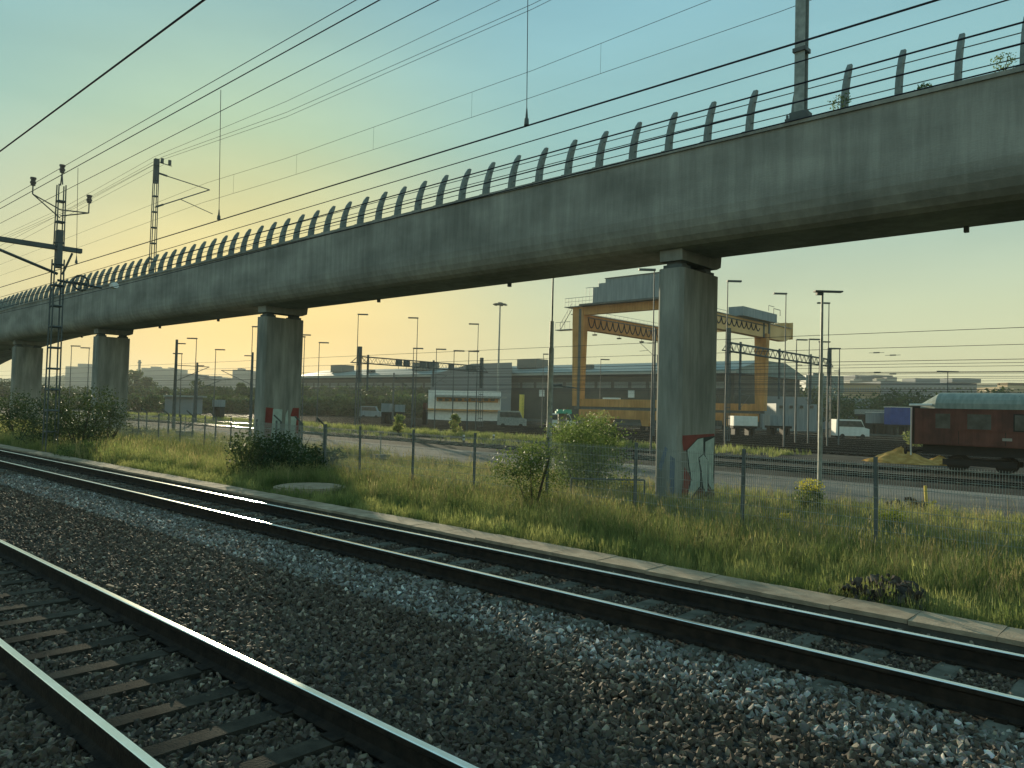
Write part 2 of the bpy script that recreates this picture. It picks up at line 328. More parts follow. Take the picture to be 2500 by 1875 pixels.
def stonemat(name, c, c2, spread):
    m = bpy.data.materials.new(name); m.use_nodes = True; n = m.node_tree.nodes; l = m.node_tree.links; b = n['Principled BSDF']
    oi = n.new('ShaderNodeObjectInfo'); rp = n.new('ShaderNodeValToRGB'); e = rp.color_ramp.elements
    e[0].position = 0; e[0].color = (*c, 1); e[1].position = spread; e[1].color = (*[(.6*a+.4*b_) for a, b_ in zip(c, c2)], 1)
    x = e.new(.93); x.color = (*c2, 1); y = e.new(1.0); y.color = (*[min(1, v*2.0) for v in c2], 1)
    l.new(oi.outputs['Random'], rp.inputs[0])
    ns = n.new('ShaderNodeTexNoise'); ns.inputs['Scale'].default_value = 40; tc = n.new('ShaderNodeNewGeometry'); l.new(tc.outputs['Position'], ns.inputs[0])
    mx = n.new('ShaderNodeMix'); mx.data_type = 'RGBA'; mx.blend_type = 'MULTIPLY'; mx.inputs[0].default_value = .5
    l.new(rp.outputs[0], mx.inputs[6]); l.new(ns.outputs[1], mx.inputs[7]); l.new(mx.outputs[2], b.inputs['Base Color'])
    b.inputs['Roughness'].default_value = .8; b.inputs['Specular IOR Level'].default_value = .35; m.diffuse_color = (*c, 1); return m
st_dark = stonemat('brown_grey_ballast_stone', (.078, .055, .038), (.26, .205, .15), .8)
st_pale = stonemat('pale_grey_ballast_stone', (.17, .16, .14), (.50, .48, .44), .7)
S_dark = [source(hull_mesh('stone', 11, st_dark, 1.15, .85, .62, 10+i)) for i in range(7)]
S_pale = [source(hull_mesh('stone', 10, st_pale, 1.15, .85, .62, 40+i)) for i in range(5)]
def cribs(y, x0, x1, half=1.3, z=-.262):
    out = []; k = 0; xs1 = 6 if y == NT else 8.3
    x = xs1
    while x > x0 - SP:
        a, b = x - SP + .125, x - .125
        if b < x1 + 1 and a > x0: out += [(a, b, y-half, y-.83, z), (a, b, y-.67, y+.67, z), (a, b, y+.83, y+half, z)]
        x -= SP
    return out
near_s = [(-16, 4, NT-1.35, NT-.83, -.245), (-16, 4, NT-.67, NT+.67, -.243), (-16, 4, NT+.83, NT+1.35, -.245)]
near_r = cribs(NT, -16, 4) + [(-16, 4, NT+.84, NT+1.4, -.232), (-16, 4, NT-1.4, NT-.84, -.232), (-16, 4, 4.15, 7.85, -.275), (-16, 4, .2, 1.92, -.275)]
scatter('ballast_stones', near_r, S_dark, 480, .022, .060, bed_m, .022, seed=3, label='dark brown crushed stone between the two main tracks', cat='gravel')
scatter('ballast_stones', cribs(FT, -24, 4.5) + [(-24, 4.5, 10.05, 10.95, -.30)], S_dark, 480, .020, .044, bed_m, .02, seed=4, label='crushed stone between the sleepers of the second track', cat='gravel')
scatter('ballast_stones', cribs(NT, -60, -16) + cribs(FT, -70, -24) + [(-70, -16, 4.15, 7.85, -.275), (-70, -24, 10.05, 10.95, -.30)], S_dark, 300, .028, .05, bed_m, .03, seed=5, label='crushed stone farther along the two tracks at the left', cat='gravel')
scatter('ballast_stones', near_s + [(-24, 4.5, FT-.67, FT+.67, -.24), (-24, 4.5, FT-1.3, FT-.83, -.24)], S_dark, 55, .014, .036, bed_m, .01, seed=8, label='stray stones lying over the sleeper tops of the two main tracks', cat='gravel')
scatter('pale_stones', [(-30, 4, 6.7, 8.0, -.255)], S_pale, 330, .024, .066, bed_m, .02, seed=6, label='paler stones heaped along the sleeper ends of the second track', noise=(1.3, .44, .60, .12), cat='gravel')

# ---------------------------------------------------------------- grass
def tuft(name, n, h, spread, w, mat, seed, seedhead=False):
    rs = random.Random(seed); mb = MB()
    for i in range(n):
        a = rs.uniform(0, 6.28); r = spread*math.sqrt(rs.random()); x, y = r*math.cos(a), r*math.sin(a)
        hh = h*rs.uniform(.55, 1.1); b = rs.uniform(0, 6.28); lean = rs.uniform(.05, .45)*hh; dx, dy = math.cos(b)*lean, math.sin(b)*lean
        p = rs.uniform(0, 3.14); ux, uy = math.cos(p)*w/2, math.sin(p)*w/2
        v = [(x-ux, y-uy, 0), (x+ux, y+uy, 0), (x+dx*.3+ux*.8, y+dy*.3+uy*.8, hh*.55), (x+dx*.3-ux*.8, y+dy*.3-uy*.8, hh*.55), (x+dx, y+dy, hh)]
        mb.add(v, [(0, 1, 2, 3), (3, 2, 4)])
        if seedhead and rs.random() < .5:
            q = (x+dx, y+dy, hh); mb.add([(q[0]-.008, q[1], q[2]-.10), (q[0]+.008, q[1], q[2]-.10), (q[0]+dx*.1, q[1]+dy*.1, q[2]+.03)], [(0, 1, 2)])
    me = bpy.data.meshes.new(name); me.from_pydata(mb.v, [], mb.f); me.materials.append(mat); return me
def vz(x, y): return float(np.interp(y, [11.6, 13.5, 17, 22, 28, 31], [-.33, -.42, -.50, -.66, -.74, -.74]))
G1 = [source(tuft('grass_tuft', 16, .42, .10, .010, grass_a, 60+i, True)) for i in range(5)]
G2 = [source(tuft('grass_tuft', 14, .64, .12, .010, grass_a, 70+i, True)) for i in range(4)] + [source(tuft('grass_tuft', 10, .66, .10, .008, grass_dry, 80, True))]
GW_ = [source(tuft('weed_stalk', 6, 1.0, .12, .012, grass_dry, 130+i, True)) for i in range(3)]
G3 = [source(tuft('grass_tuft', 14, .28, .14, .012, grass_a, 90+i)) for i in range(3)]
LID = (-23.0, -19.4, 12.2, 15.2)
def minus(r):
    x0, x1, y0, y1, z = r; a, b, c, d = LID; out = [(x0, a, y0, y1, z), (b, x1, y0, y1, z)]
    if c > y0: out.append((a, b, y0, min(c, y1), z))
    if d < y1: out.append((a, b, max(d, y0), y1, z))
    return out
scatter('grass', minus((-32, 6, 11.72, 13.4, 0)), G3 + G1, 75, .5, 1.0, soil_m, .02, .12, 11, 'bright short grass right behind the cable trough', vz, cat='grass')
scatter('tall_grass', minus((-34, 6, 13.2, 20.5, 0)), G2 + G1, 60, .7, 1.15, soil_m, .03, .16, 12, 'tall meadow grass around the mesh fence', vz, (.35, .38, .55, .55), cat='grass')
scatter('tall_grass', [(-34, 8, 20.5, 28.8, 0)], G1 + G3, 26, .7, 1.1, soil_m, .03, .16, 13, 'weedy grass between the fence and the grey road', vz, (.3, .42, .58, .25), cat='grass')
scatter('tall_grass', [(-120, -34, 11.75, 27.5, 0)], G1 + G2, 22, .9, 1.5, soil_m, .03, .16, 14, 'darker grass and weeds farther left beside the tracks', vz, (.25, .42, .58, .3), cat='grass')
scatter('weed_stalks', minus((-40, 7, 13.5, 28, 0)), GW_, 3.2, .6, 1.1, soil_m, .03, .2, 19, 'dry brown weed stalks sticking out of the grass', vz, (.3, .4, .6, .2), cat='weeds')
def yz(x, y): return -.66
scatter('yard_grass', [(-150, -24, 54.0, 61.0, 0), (-150, -40, 45.5, 48.0, 0)], [source(tuft('grass_tuft', 16, .55, .45, .045, grass_a, 95+i)) for i in range(3)], 2.6, .5, 1.2, yard_m, .02, .15, 15, 'yellow green weeds between the yard tracks', yz, (.12, .40, .55, .15), cat='grass')

# ---------------------------------------------------------------- leafy plants
def leaves(name, clumps, n, size, mat, parent=None, seed=0, flat=.0):
    """many small leaf quads spread through ellipsoid clumps [(centre, (rx,ry,rz))]"""
    rs = np.random.RandomState(seed); w = np.array([c[1][0]*c[1][1]*c[1][2] for c in clumps])**.75; w = w/w.sum()
    idx = rs.choice(len(clumps), n, p=w); C = np.array([tuple(c[0]) for c in clumps])[idx]; Rr = np.array([c[1] for c in clumps])[idx]
    d = rs.normal(size=(n, 3)); d /= np.linalg.norm(d, axis=1)[:, None]; rad = rs.uniform(.35, 1.0, (n, 1))**.6 * rs.uniform(.80, 1.28, (n, 1))
    P = C + d*Rr*rad
    a = rs.normal(size=(n, 3)); a /= np.linalg.norm(a, axis=1)[:, None]; b = np.cross(a, rs.normal(size=(n, 3))); b /= np.linalg.norm(b, axis=1)[:, None]
    s = size*rs.uniform(.6, 1.3, (n, 1)); a *= s; b *= s*.6
    V = np.stack([P-a, P+b*.9, P+a, P-b*.9], 1).reshape(-1, 3)
    me = bpy.data.meshes.new(name); me.vertices.add(4*n); me.vertices.foreach_set('co', V.ravel().astype(np.float32))
    me.loops.add(4*n); me.loops.foreach_set('vertex_index', np.arange(4*n, dtype=np.int32)); me.polygons.add(n)
    me.polygons.foreach_set('loop_start', np.arange(0, 4*n, 4, dtype=np.int32)); me.polygons.foreach_set('loop_total', np.full(n, 4, dtype=np.int32))
    me.materials.append(mat); me.update(calc_edges=True)
    return obj(name, me, parent)
def blobs(c, r, h, k, seed):
    rs = random.Random(seed); out = []
    for i in range(k):
        a = rs.uniform(0, 6.28); q = rs.uniform(0, .75)*r; z = rs.uniform(.2, .85)*h; s = rs.uniform(.28, .5)*r
        f = 1 - .5*abs(z/h - .45)
        out.append(((c[0]+q*math.cos(a)*f, c[1]+q*math.sin(a)*f, c[2]+z), (s, s, s*.8)))
    return out
def bush(c, r, h, label, n=2600, size=.05, mat=None, seed=0, group=None, name='bush', k=14):
    t = thing(name, label, 'bush', tuple(c), group); mat = mat or leaf_a
    leaves('foliage', blobs(c, r, h, k, seed), n, size, mat, t, seed)
    mb = MB(); rs = random.Random(seed)
    for i in range(7):
        a = rs.uniform(0, 6.28); mb.bar((c[0], c[1], c[2]-.1), (c[0]+math.cos(a)*r*.5, c[1]+math.sin(a)*r*.5, c[2]+h*rs.uniform(.6, .9)), .02*h/1.5, 5, .006)
    mb.build('stem', bark, t); return t
def tree(c, r, h, label, group, seed, n=1500, size=.5, mat=None, k=16, trunk=.25):
    t = thing('tree', label, 'tree', tuple(c), group); cz = (c[0], c[1], c[2]+h*trunk*.6)
    leaves('crown', blobs(cz, r, h*(1-trunk*.6), k, seed), n, size, mat or leaf_far, t, seed)
    mb = MB(); mb.bar((c[0], c[1], c[2]-.5), (c[0], c[1], c[2]+h*.6), .035*h/2, 6, .012*h); rs = random.Random(seed)
    for i in range(5):
        a = rs.uniform(0, 6.28); mb.bar((c[0], c[1], c[2]+h*.3), (c[0]+math.cos(a)*r*.6, c[1]+math.sin(a)*r*.6, c[2]+h*rs.uniform(.55, .8)), .012*h, 5, .004*h)
    mb.build('trunk', bark, t); return t

# ---------------------------------------------------------------- the concrete flyover
BR = thing('concrete_flyover', 'long grey concrete railway flyover crossing the whole picture on wall piers', 'bridge', (-15, 24.3, -.7))
post_m = M('backlit_post_steel', (.17, .20, .19), .7, scale=5)  # galvanised posts darkened: their silhouette against the sky is in the colour
def bz(x): return 0. if x > -84 else -((-84 - x)**2)*.0016
prof = [(22.30, 11.20), (22.30, 9.1), (22.33, 8.82), (22.40, 8.58), (22.52, 8.36), (22.68, 8.19), (22.88, 8.08), (23.1, 8.05), (25.2, 8.05), (26.6, 8.42), (28.2, 9.02), (30.2, 9.22), (30.2, 11.20), (29.8, 11.20), (29.8, 10.75), (22.7, 10.75), (22.7, 11.20)]  # unseen far fascia made deep to keep the sun off the near track
mb = MB(); xs = [35, 10] + [10 - 4*i for i in range(1, 60)]; n = len(prof)
mb.add([(x, y, z + bz(x)) for x in xs for (y, z) in prof], [(i*n+j, i*n+(j+1) % n, (i+1)*n+(j+1) % n, (i+1)*n+j) for i in range(len(xs)-1) for j in range(n)] + [tuple(range(n))])
mb.build('deck', conc, BR)
mb = MB(); mb.add([(x, y, z + bz(x)) for x in xs for (y, z) in [(22.24, 11.26), (22.24, 11.14), (22.76, 11.2), (22.76, 11.26)]], [(i*4+j, i*4+(j+1) % 4, (i+1)*4+(j+1) % 4, (i+1)*4+j) for i in range(len(xs)-1) for j in range(4)])
mb.build('coping', conc, BR)
for yy in (25.45, 26.95):
    o = obj('rail', rail_mesh('rail', yy, -84, 35, 11.02), BR)
PX = [-13.95, -41.4, -67.9, -90.6, -115.0, 13.6]; PN = 24.3
a_, b_ = .50, 1.30
pp = [(-a_+.12, -b_), (a_-.12, -b_), (a_, -b_+.12), (a_, b_-.12), (a_-.12, b_), (-a_+.12, b_), (-a_, b_-.12), (-a_, -b_+.12)]
for i, x in enumerate(PX):
    zt = 7.42 + bz(x)
    mb = MB(); mb.prism([(x+u, PN+v) for u, v in pp], -1.2, zt, 'z'); pier = mb.build('pier', conc_pier, BR)
    mb = MB()
    for e in (-.85, .85): mb.box(x-.36, x+.36, PN+e-.30, PN+e+.30, zt, zt+.14); mb.box(x-.26, x+.26, PN+e-.24, PN+e+.24, zt+.14, zt+.26)
    mb.build('bearing', darksteel, pier)
    mb = MB(); mb.prism([(23.06, zt+.26), (25.5, zt+.26), (25.8, zt+.38), (25.86, 8.3+bz(x)), (23.0, 8.3+bz(x))], x-.44, x+.44, 'x'); mb.build('crosshead', conc, BR)
    for dx in (9.5, 19.0):                            # little drain pipes under the beam
        mb = MB(); mb.box(x-dx-.06, x-dx+.06, 25.0, 25.15, 7.88+bz(x-dx), 8.10+bz(x-dx)); mb.build('drain', darksteel, BR)
# curved railing posts
mb = MB(); K = 7; V = []
for i in range(K+1):
    t = i/K; z = t*1.52; c = .0 + .42*t**2.0; w = .17 - .065*t if i < K else .06
    V.append([(-.06, c-w, z), (.06, c-w, z), (.06, c+w, z), (-.06, c+w, z)])
vs_ = [p for r_ in V for p in r_]
mb.add(vs_, [(i*4+j, i*4+(j+1) % 4, (i+1)*4+(j+1) % 4, (i+1)*4+j) for i in range(K) for j in range(4)] + [(3, 2, 1, 0), (K*4, K*4+1, K*4+2, K*4+3)])
mb.box(-.14, .14, -.24, .26, 0, .03); mb.box(.16, .20, .1, .14, 0, .07); mb.box(-.20, -.16, -.16, -.12, 0, .05)
post_me = mb.mesh('railing_post', post_m); p0 = None
PS = 1.455; xp = -5.07 + 3*PS
k = 0
while xp > -150:
    loc = (xp, 22.5, 11.26 + bz(xp))
    if p0 is None: p0 = obj('railing_post', post_me, BR); p0.location = loc
    else: dup_child(p0, BR, loc)
    xp -= PS
for fr, cc in ((.24, .035), (.50, .10), (.74, .19)):
    mb = MB(); mb.line([(x, 22.5 + cc, 11.26 + 1.4*fr + bz(x)) for x in xs if x > -155], .017, 5); mb.build('railing_bar', darksteel, BR)
# graffiti, painted on the pier foot: flat print as thin skins a few mm proud of the concrete
def patch(name, mat, parent, face, pts, off):         # pts in metres on the +x face: (y, z)
    x = face + off; mb = MB(); mb.add([(x, y, z) for y, z in pts], [tuple(range(len(pts)))]); return mb.build(name, mat, parent)
def graffiti(x, s=1.0, y0=24.95, zb=-.62, kind=0):
    fx = x + a_; G = thing('graffiti', 'pale green and red graffiti letters on the foot of the nearest pier' if kind == 0 else 'faded white and red graffiti on the foot of the second pier', 'graffiti', (fx, 26.2, zb), 'graffiti on the pier feet')
    def q(mat, off, pts): patch('paint', mat, G, fx, [(PN-1.16+max(0, (u-(.22 if kind == 0 else 0))/(.78 if kind == 0 else 1))*2.33, zb+v*2.25) for u, v in pts], off)
    if kind == 0:
        def z_(mat, off, P): patch('paint', mat, G, fx, [(PN-1.18+(a-850)/750*2.36, zb+(1480-b)/1100*2.3) for a, b in P], off)
        z_(red_m, .004, [(870, 500), (870, 385), (1580, 362), (1592, 410), (1180, 480), (960, 630), (900, 640)])
        z_(red_m, .004, [(925, 900), (1010, 1000), (1075, 1110), (1000, 1360), (880, 1350)])
        z_(black_m, .006, [(955, 630), (1200, 432), (1590, 402), (1598, 1345), (1555, 1350), (1450, 1250), (1400, 1385), (1290, 1250), (1060, 1445), (975, 1390), (1058, 1120), (1008, 900)])
        z_(paleg_m, .009, [(975, 628), (1200, 452), (1322, 430), (1330, 700), (1218, 760), (1245, 900), (1272, 1100), (1262, 1240), (1060, 1420), (1000, 1380), (1080, 1120), (1032, 900)])
        z_(paleg_m, .009, [(1338, 712), (1430, 812), (1432, 1335), (1400, 1350), (1335, 1230), (1302, 1000), (1275, 880), (1240, 770)])
        z_(paleg_m, .009, [(1372, 500), (1580, 425), (1562, 1000), (1596, 1325), (1540, 1325), (1462, 1205), (1446, 830), (1372, 725)])
        z_(carr_m, .008, [(1085, 1440), (1200, 1305), (1300, 1275), (1400, 1400), (1450, 1290), (1590, 1400), (1598, 1480), (1085, 1480)])
        mb = MB(); mb.add([(x+.15, PN-b_-.004, zb), (x+.33, PN-b_-.004, zb), (x+.33, PN-b_-.004, zb+1.5), (x+.16, PN-b_-.004, zb+1.6)], [(0, 1, 2, 3)]); mb.add([(x-.30, PN-b_-.004, zb+1.2), (x-.05, PN-b_-.004, zb+1.9), (x+.05, PN-b_-.004, zb+1.8), (x-.2, PN-b_-.004, zb+1.0)], [(0, 1, 2, 3)]); mb.build('paint', purple_m, G)
    else:
        q(red_m, .004, [(.02, .2), (.04, .98), (.26, .96), (.24, .2)])
        q(paleg_m, .006, [(.20, .05), (.24, .95), (.50, .93), (.48, .05)])
        q(paleg_m, .006, [(.58, .15), (.60, .80), (.66, .93), (.70, .15)])
        q(paleg_m, .006, [(.76, .15), (.75, .75), (.92, .75), (.90, .45), (.84, .12)])
        q(red_m, .004, [(.74, .78), (.80, .98), (.98, .98), (.98, .3), (.92, .3)])
graffiti(PX[0], kind=0); graffiti(PX[1], zb=-.1, kind=1)

# ---------------------------------------------------------------- masts, wires
def wire(label, pts, r=.014, group=None, name='overhead_wire', sag=0, sub=1, parent=None, mat=None):
    P = [Vector(p) for p in pts]; Q = []
    for a, b in zip(P[:-1], P[1:]):
        m = max(1, sub)
        for i in range(m): t = i/m; q = a.lerp(b, t); q.z -= sag*4*t*(1-t); Q.append(q)
    Q.append(P[-1]); mb = MB(); mb.line(Q, r, 4); o = mb.build(name, mat or cable_m, parent)
    if parent is None: tag(o, label, 'wire', group)
    return o
def lattice(mb, x, y, z0, z1, w0, w1, step=1.1, leg=.035):
    """square battened mast: four legs joined by flat battens"""
    def c(z, i): w = w0 + (w1-w0)*(z-z0)/(z1-z0); return (x + (-w, w, w, -w)[i], y + (-w, -w, w, w)[i], z)
    for i in range(4): mb.bar(c(z0, i), c(z1, i), leg, 4)
    z = z0 + .2
    while z < z1 - .1:
        for i in range(4):
            a, b = Vector(c(z, i)), Vector(c(z, (i+1) % 4)); mb.bar(a, b, .045, 4)
        z += step
# big lattice mast with a gantry beam, by the second track at the left
MX, MY = -41.0, 12.1
t = thing('catenary_mast', 'tall dark lattice mast with three insulators and a gantry beam, at the far left', 'catenary mast', (MX, MY, -.45))
mb = MB(); lattice(mb, MX, MY, -.45, 9.0, .25, .20, 1.0, .035); mb.build('lower_mast', darksteel, t)
mb = MB(); mb.box(MX-.20, MX+.20, MY-.12, MY+.12, 8.6, 10.4); lattice(mb, MX, MY, 9.6, 12.6, .17, .15, 1.0, .03); mb.bar((MX-.15, MY, 12.6), (MX, MY, 13.2), .03); mb.bar((MX+.15, MY, 12.6), (MX, MY, 13.2), .03); mb.build('upper_mast', darksteel, t)
mb = MB(); mb.box(MX-.13, MX+.13, -6, MY+1.0, 9.45, 9.66); mb.bar((MX, MY, 8.3), (MX, 8.3, 9.5), .07); mb.bar((MX, MY+.2, 8.3), (MX, MY+.6, 9.4), .05); mb.build('gantry_beam', darksteel, t)
mb = MB(); mb.bar((MX, MY, 11.4), (MX, MY-1.2, 11.9), .03); mb.bar((MX, MY, 11.0), (MX, MY-1.2, 11.9), .03); mb.bar((MX, MY, 11.4), (MX, MY+1.25, 11.5), .03); mb.bar((MX, MY, 11.1), (MX, MY+1.25, 11.5), .03)
mb.bar((MX, MY-1.2, 11.9), (MX, MY-1.2, 12.3), .03); mb.bar((MX, MY+1.25, 11.5), (MX, MY+1.25, 12.0), .03); mb.build('bracket', darksteel, t)
for (yy, zz) in ((MY, 13.2), (MY-1.2, 12.3), (MY+1.25, 12.0)):
    mb = MB()
    for k_ in range(4): mb.disc((MX, yy), .13 if k_ % 2 else .10, zz + k_*.1, zz + k_*.1 + .08, 10)
    mb.build('insulator', insul, t)
mb = MB()
for i in range(12):
    a0, a1 = 2*math.pi*i/12, 2*math.pi*(i+1)/12; c_ = (MX+.1, MY+1.0, 8.0)
    mb.bar((c_[0], c_[1]+.36*math.cos(a0), c_[2]+.36*math.sin(a0)), (c_[0], c_[1]+.36*math.cos(a1), c_[2]+.36*math.sin(a1)), .05)
    if i % 3 == 0: mb.bar(c_, (c_[0], c_[1]+.36*math.cos(a0), c_[2]+.36*math.sin(a0)), .025)
mb.bar((MX, MY, 8.0), (MX, MY+2.0, 7.9), .06); mb.build('tension_wheel', darksteel, t)
mb = MB()
for k_ in range(4): mb.bar((MX+.3+k_*.1, MY+2.4, 8.0), (MX+.38+k_*.1, MY+2.4, 8.02), .16, 8)
mb.build('string_insulator', white_m, t)
# mast standing on the flyover
mx, my, bz0, tz = -57.0, 22.95, 11.2, 19.9
t = thing('catenary_mast', 'slim lattice mast standing on the flyover with a long bracket reaching right', 'catenary mast', (mx, my, bz0))
mb = MB(); lattice(mb, mx, my, bz0, tz, .17, .13, 1.15, .035); mb.box(mx-.13, mx+.13, my-.13, my+.13, tz-1.8, tz); mb.build('mast', darksteel, t)
ta, tb_, tc_ = Vector((mx, 27.0, 18.55)), Vector((mx, my, 18.9)), Vector((mx, my, 16.35))
mb = MB(); mb.bar(tb_, ta, .035); mb.bar(tc_, ta, .04); tm = tc_.lerp(ta, .45); mb.bar(tm, (mx, 27.3, 16.75), .028); mb.bar(tb_+Vector((0, .15, 0)), tb_+Vector((0, .8, -.06)), .07, 6); mb.bar(tc_.lerp(ta, .03), tc_.lerp(ta, .15), .07, 6); mb.build('cantilever', darksteel, t)
mb = MB(); mb.bar((mx, my, tz-.2), (mx, my+1.1, tz-.25), .035)
for yy in (my+.4, my+.95): mb.disc((mx, yy), .12, tz-.18, tz+.14, 8)
mb.build('insulator_bracket', darksteel, t)
# the right-hand pole on the near parapet
px_, py_ = -9.25, 22.48
t = thing('catenary_mast', 'plain steel pole on a base plate on the flyover parapet, at upper right', 'catenary mast', (px_, py_, 11.2))
mb = MB(); mb.box(px_-.15, px_+.15, py_-.15, py_-.12, 11.3, 21.5); mb.box(px_-.15, px_+.15, py_+.12, py_+.15, 11.3, 21.5); mb.box(px_-.02, px_+.02, py_-.12, py_+.12, 11.3, 21.5); mb.box(px_-.14, px_-.11, py_-.12, py_+.12, 11.3, 21.5); mb.build('pole', galv, t)
mb = MB(); mb.box(px_-.36, px_+.36, py_-.30, py_+.30, 11.255, 11.33); mb.box(px_-.26, px_+.26, py_-.22, py_+.22, 11.33, 11.52)
for u in (-.31, .31): mb.box(px_+u-.03, px_+u+.03, py_-.26, py_-.20, 11.33, 11.45)
mb.build('base_plate', darksteel, t); mb = MB(); mb.box(px_-.20, px_+.20, py_-.20, py_+.20, 13.35, 13.47); mb.build('clamp', darksteel, t)
# wires along the main tracks (all parallel to x)
GW = 'overhead line of the two main tracks'
def run(z, y, r, lab, x0=-400, x1=30, zl=None, group=GW, kink=True):
    pts = [(x1, y, z), (MX, y, z if zl is None else zl), (x0, y, (z if zl is None else zl)-.0)]
    return wire(lab, pts, r, group)
run(13.47, 12.1, .016, 'topmost of three thin feeder wires meeting the tall left mast', x1=20)
run(12.93, 11.9, .022, 'thick feeder cable carrying the long droppers, below the topmost feeder', x1=20)
run(12.52, 12.3, .015, 'lowest of three thin feeder wires meeting the tall left mast', x1=20, zl=12.4)
for z, y, zl, r, lab in ((8.53, 12.1, 8.5, .019, 'upper heavy cable just above the flyover railing'), (8.58, 12.45, 8.1, .012, 'thin wire close under the upper heavy cable'),
                     (8.02, 12.1, 7.6, .015, 'second heavy cable, grazing the railing post tops'), (7.74, 12.1, 7.3, .014, 'third cable crossing the railing posts at the right'), (7.46, 12.1, 7.0, .012, 'lowest cable crossing the railing posts at the right')):
    run(z, y, r, lab, zl=zl, x1=25)
for pxx, py0, py1, lab in ((540, 229, 530, 'long hanging dropper rod at upper left, ending in a small weight'), (1290, -60, 300, 'long hanging dropper rod right of the top centre'), (191, 411, 650, 'faint dropper rod hanging near the tall left mast')):
    a = Gn(pxx+4, py0, 12.1); x = Gn(pxx, (py0+py1)/2, 12.1).x; z1 = min(a.z, 12.93); z0 = 8.55
    t = thing('dropper_rod', lab, 'dropper rod', (x, 12.1, z0)); mb = MB(); mb.bar((x, 12.0, 12.93), (x, 12.1, z0+.25), .011); mb.build('rod', cable_m, t)
    mb = MB(); mb.bar((x, 12.1, z0-.02), (x, 12.1, z0+.12), .06, 6, .05); mb.bar((x, 12.1, z0+.12), (x, 12.1, z0+.34), .035, 6, .015); mb.build('weight', darksteel, t)
run(6.10, 3.04, .013, 'thick black wire of the nearest track, crossing the top left corner', zl=5.9, x1=10, group=None)
# wires along the flyover
GB = 'overhead line of the flyover'
def bline(pts, y, r, lab, ext=True):
    P = [Gn(p[0], p[1], y) for p in pts]; 
    if ext: d = (P[-1]-P[-2]).normalized(); P.append(P[-1] + Vector((12, 0, .4))); e = P[0]; P.insert(0, Vector((e.x-90, e.y, e.z-.5)))
    return wire(lab, P, r, GB), P
o_, Pm = bline([(506, 446), (700, 386), (1000, 279), (1300, 172), (1735, 0)], 26.9, .012, 'thin carrier wire above the flyover, held by droppers')
o_, Pc = bline([(494, 495), (700, 433), (1000, 337), (1300, 237), (1900, 30)], 26.9, .012, 'thin contact wire above the flyover, under the carrier wire')
mb = MB()
for pxx in (571, 723, 909, 1147, 1460):
    a, b = Gn(pxx, 426, 26.9), None
    def at(P, x):
        for u, v in zip(P[:-1], P[1:]):
            if u.x <= x <= v.x: return u.lerp(v, (x-u.x)/(v.x-u.x))
        return P[-1]
    x = a.x; u, v = at(Pm, x), at(Pc, x); d = MB(); d.bar(u, v, .007); tag(d.build('dropper', cable_m), 'hair thin dropper between the two flyover wires, %s' % {571:'nearest the slim mast', 723:'second right of the slim mast', 909:'over the picture centre left', 1147:'above the flyover middle', 1460:'rightmost, near the top edge'}[pxx], 'dropper', 'droppers of the flyover line')
for pts, y, lab in (([(376, 383), (700, 247), (1220, 0)], 22.95, 'upper of three feeder wires from the slim flyover mast'), ([(395, 384), (700, 274), (1300, 10)], 23.3, 'middle of three feeder wires from the slim flyover mast'), ([(402, 388), (700, 285), (1300, 22)], 23.9, 'lower of three feeder wires from the slim flyover mast')):
    P = [Gn(p[0], p[1], y) for p in pts]; P.append(P[-1] + Vector((14, 0, .6))); e = P[0]; P.insert(0, Vector((e.x-16, e.y-1, e.z-1.4))); P.insert(0, Vector((e.x-110, e.y-1, e.z-1.2))); wire(lab, P, .013, GB)
for a, b, lab in ((Vector((mx, my, 19.6)), Vector((-104, 14, 11.0)), 'stay wire running down left from the slim mast'), (Vector((mx, my+.5, 19.6)), Vector((-110, 14, 10.2)), 'second stay wire running down left from the slim mast')):
    wire(lab, [a, b], .012)

# ---------------------------------------------------------------- mesh fence
FY = 17.1
fence = thing('mesh_fence', 'grey welded mesh fence on steel posts in the tall grass', 'fence', (-11, FY, -.5))
fp = MB(); fp.box(-.035, .035, -.03, .03, -.5, 2.12); fpm = fp.mesh('fence_post', darksteel)
pnl = MB(); W_ = 3.0
for i in range(58): x = .04 + i*.0505; pnl.box(x-.0034, x+.0034, -.0034, .0034, .0, 1.92)
for j in range(9): z = .06 + j*.225; pnl.box(0, W_, -.0075, -.0035, z-.0045, z+.0045); 
panel_me = pnl.mesh('mesh_panel', galv)
p0 = q0 = None
def fpos(x):                                           # the fence bends away from the track farther left
    return FY if x > -24 else FY + min(2.7, (-24 - x)*.22)
xs_f = [-5.3 + 3*i for i in (3, 2, 1, 0)] + [-5.3 - 3*i for i in range(1, 22)]
for i, x in enumerate(xs_f):
    y = fpos(x); z = vz(x, y)
    if p0 is None: p0 = obj('fence_post', fpm, fence); p0.location = (x, y, z+.02); c = p0
    else: c = dup_child(p0, fence, (x, y, z+.02))
    c.rotation_euler = (random.uniform(-.015, .015), random.uniform(-.02, .02), 0)
    x2 = x - 3; y2 = fpos(x2); z2 = vz(x2, y2)
    if q0 is None: q0 = obj('mesh_panel', panel_me, fence); q0.location = (x2, y2-.036, z2+.10); c = q0
    else: c = dup_child(q0, fence, (x2, y2-.036, z2+.10))
    c.rotation_euler = (0, 0, math.atan2(y-y2, 3))
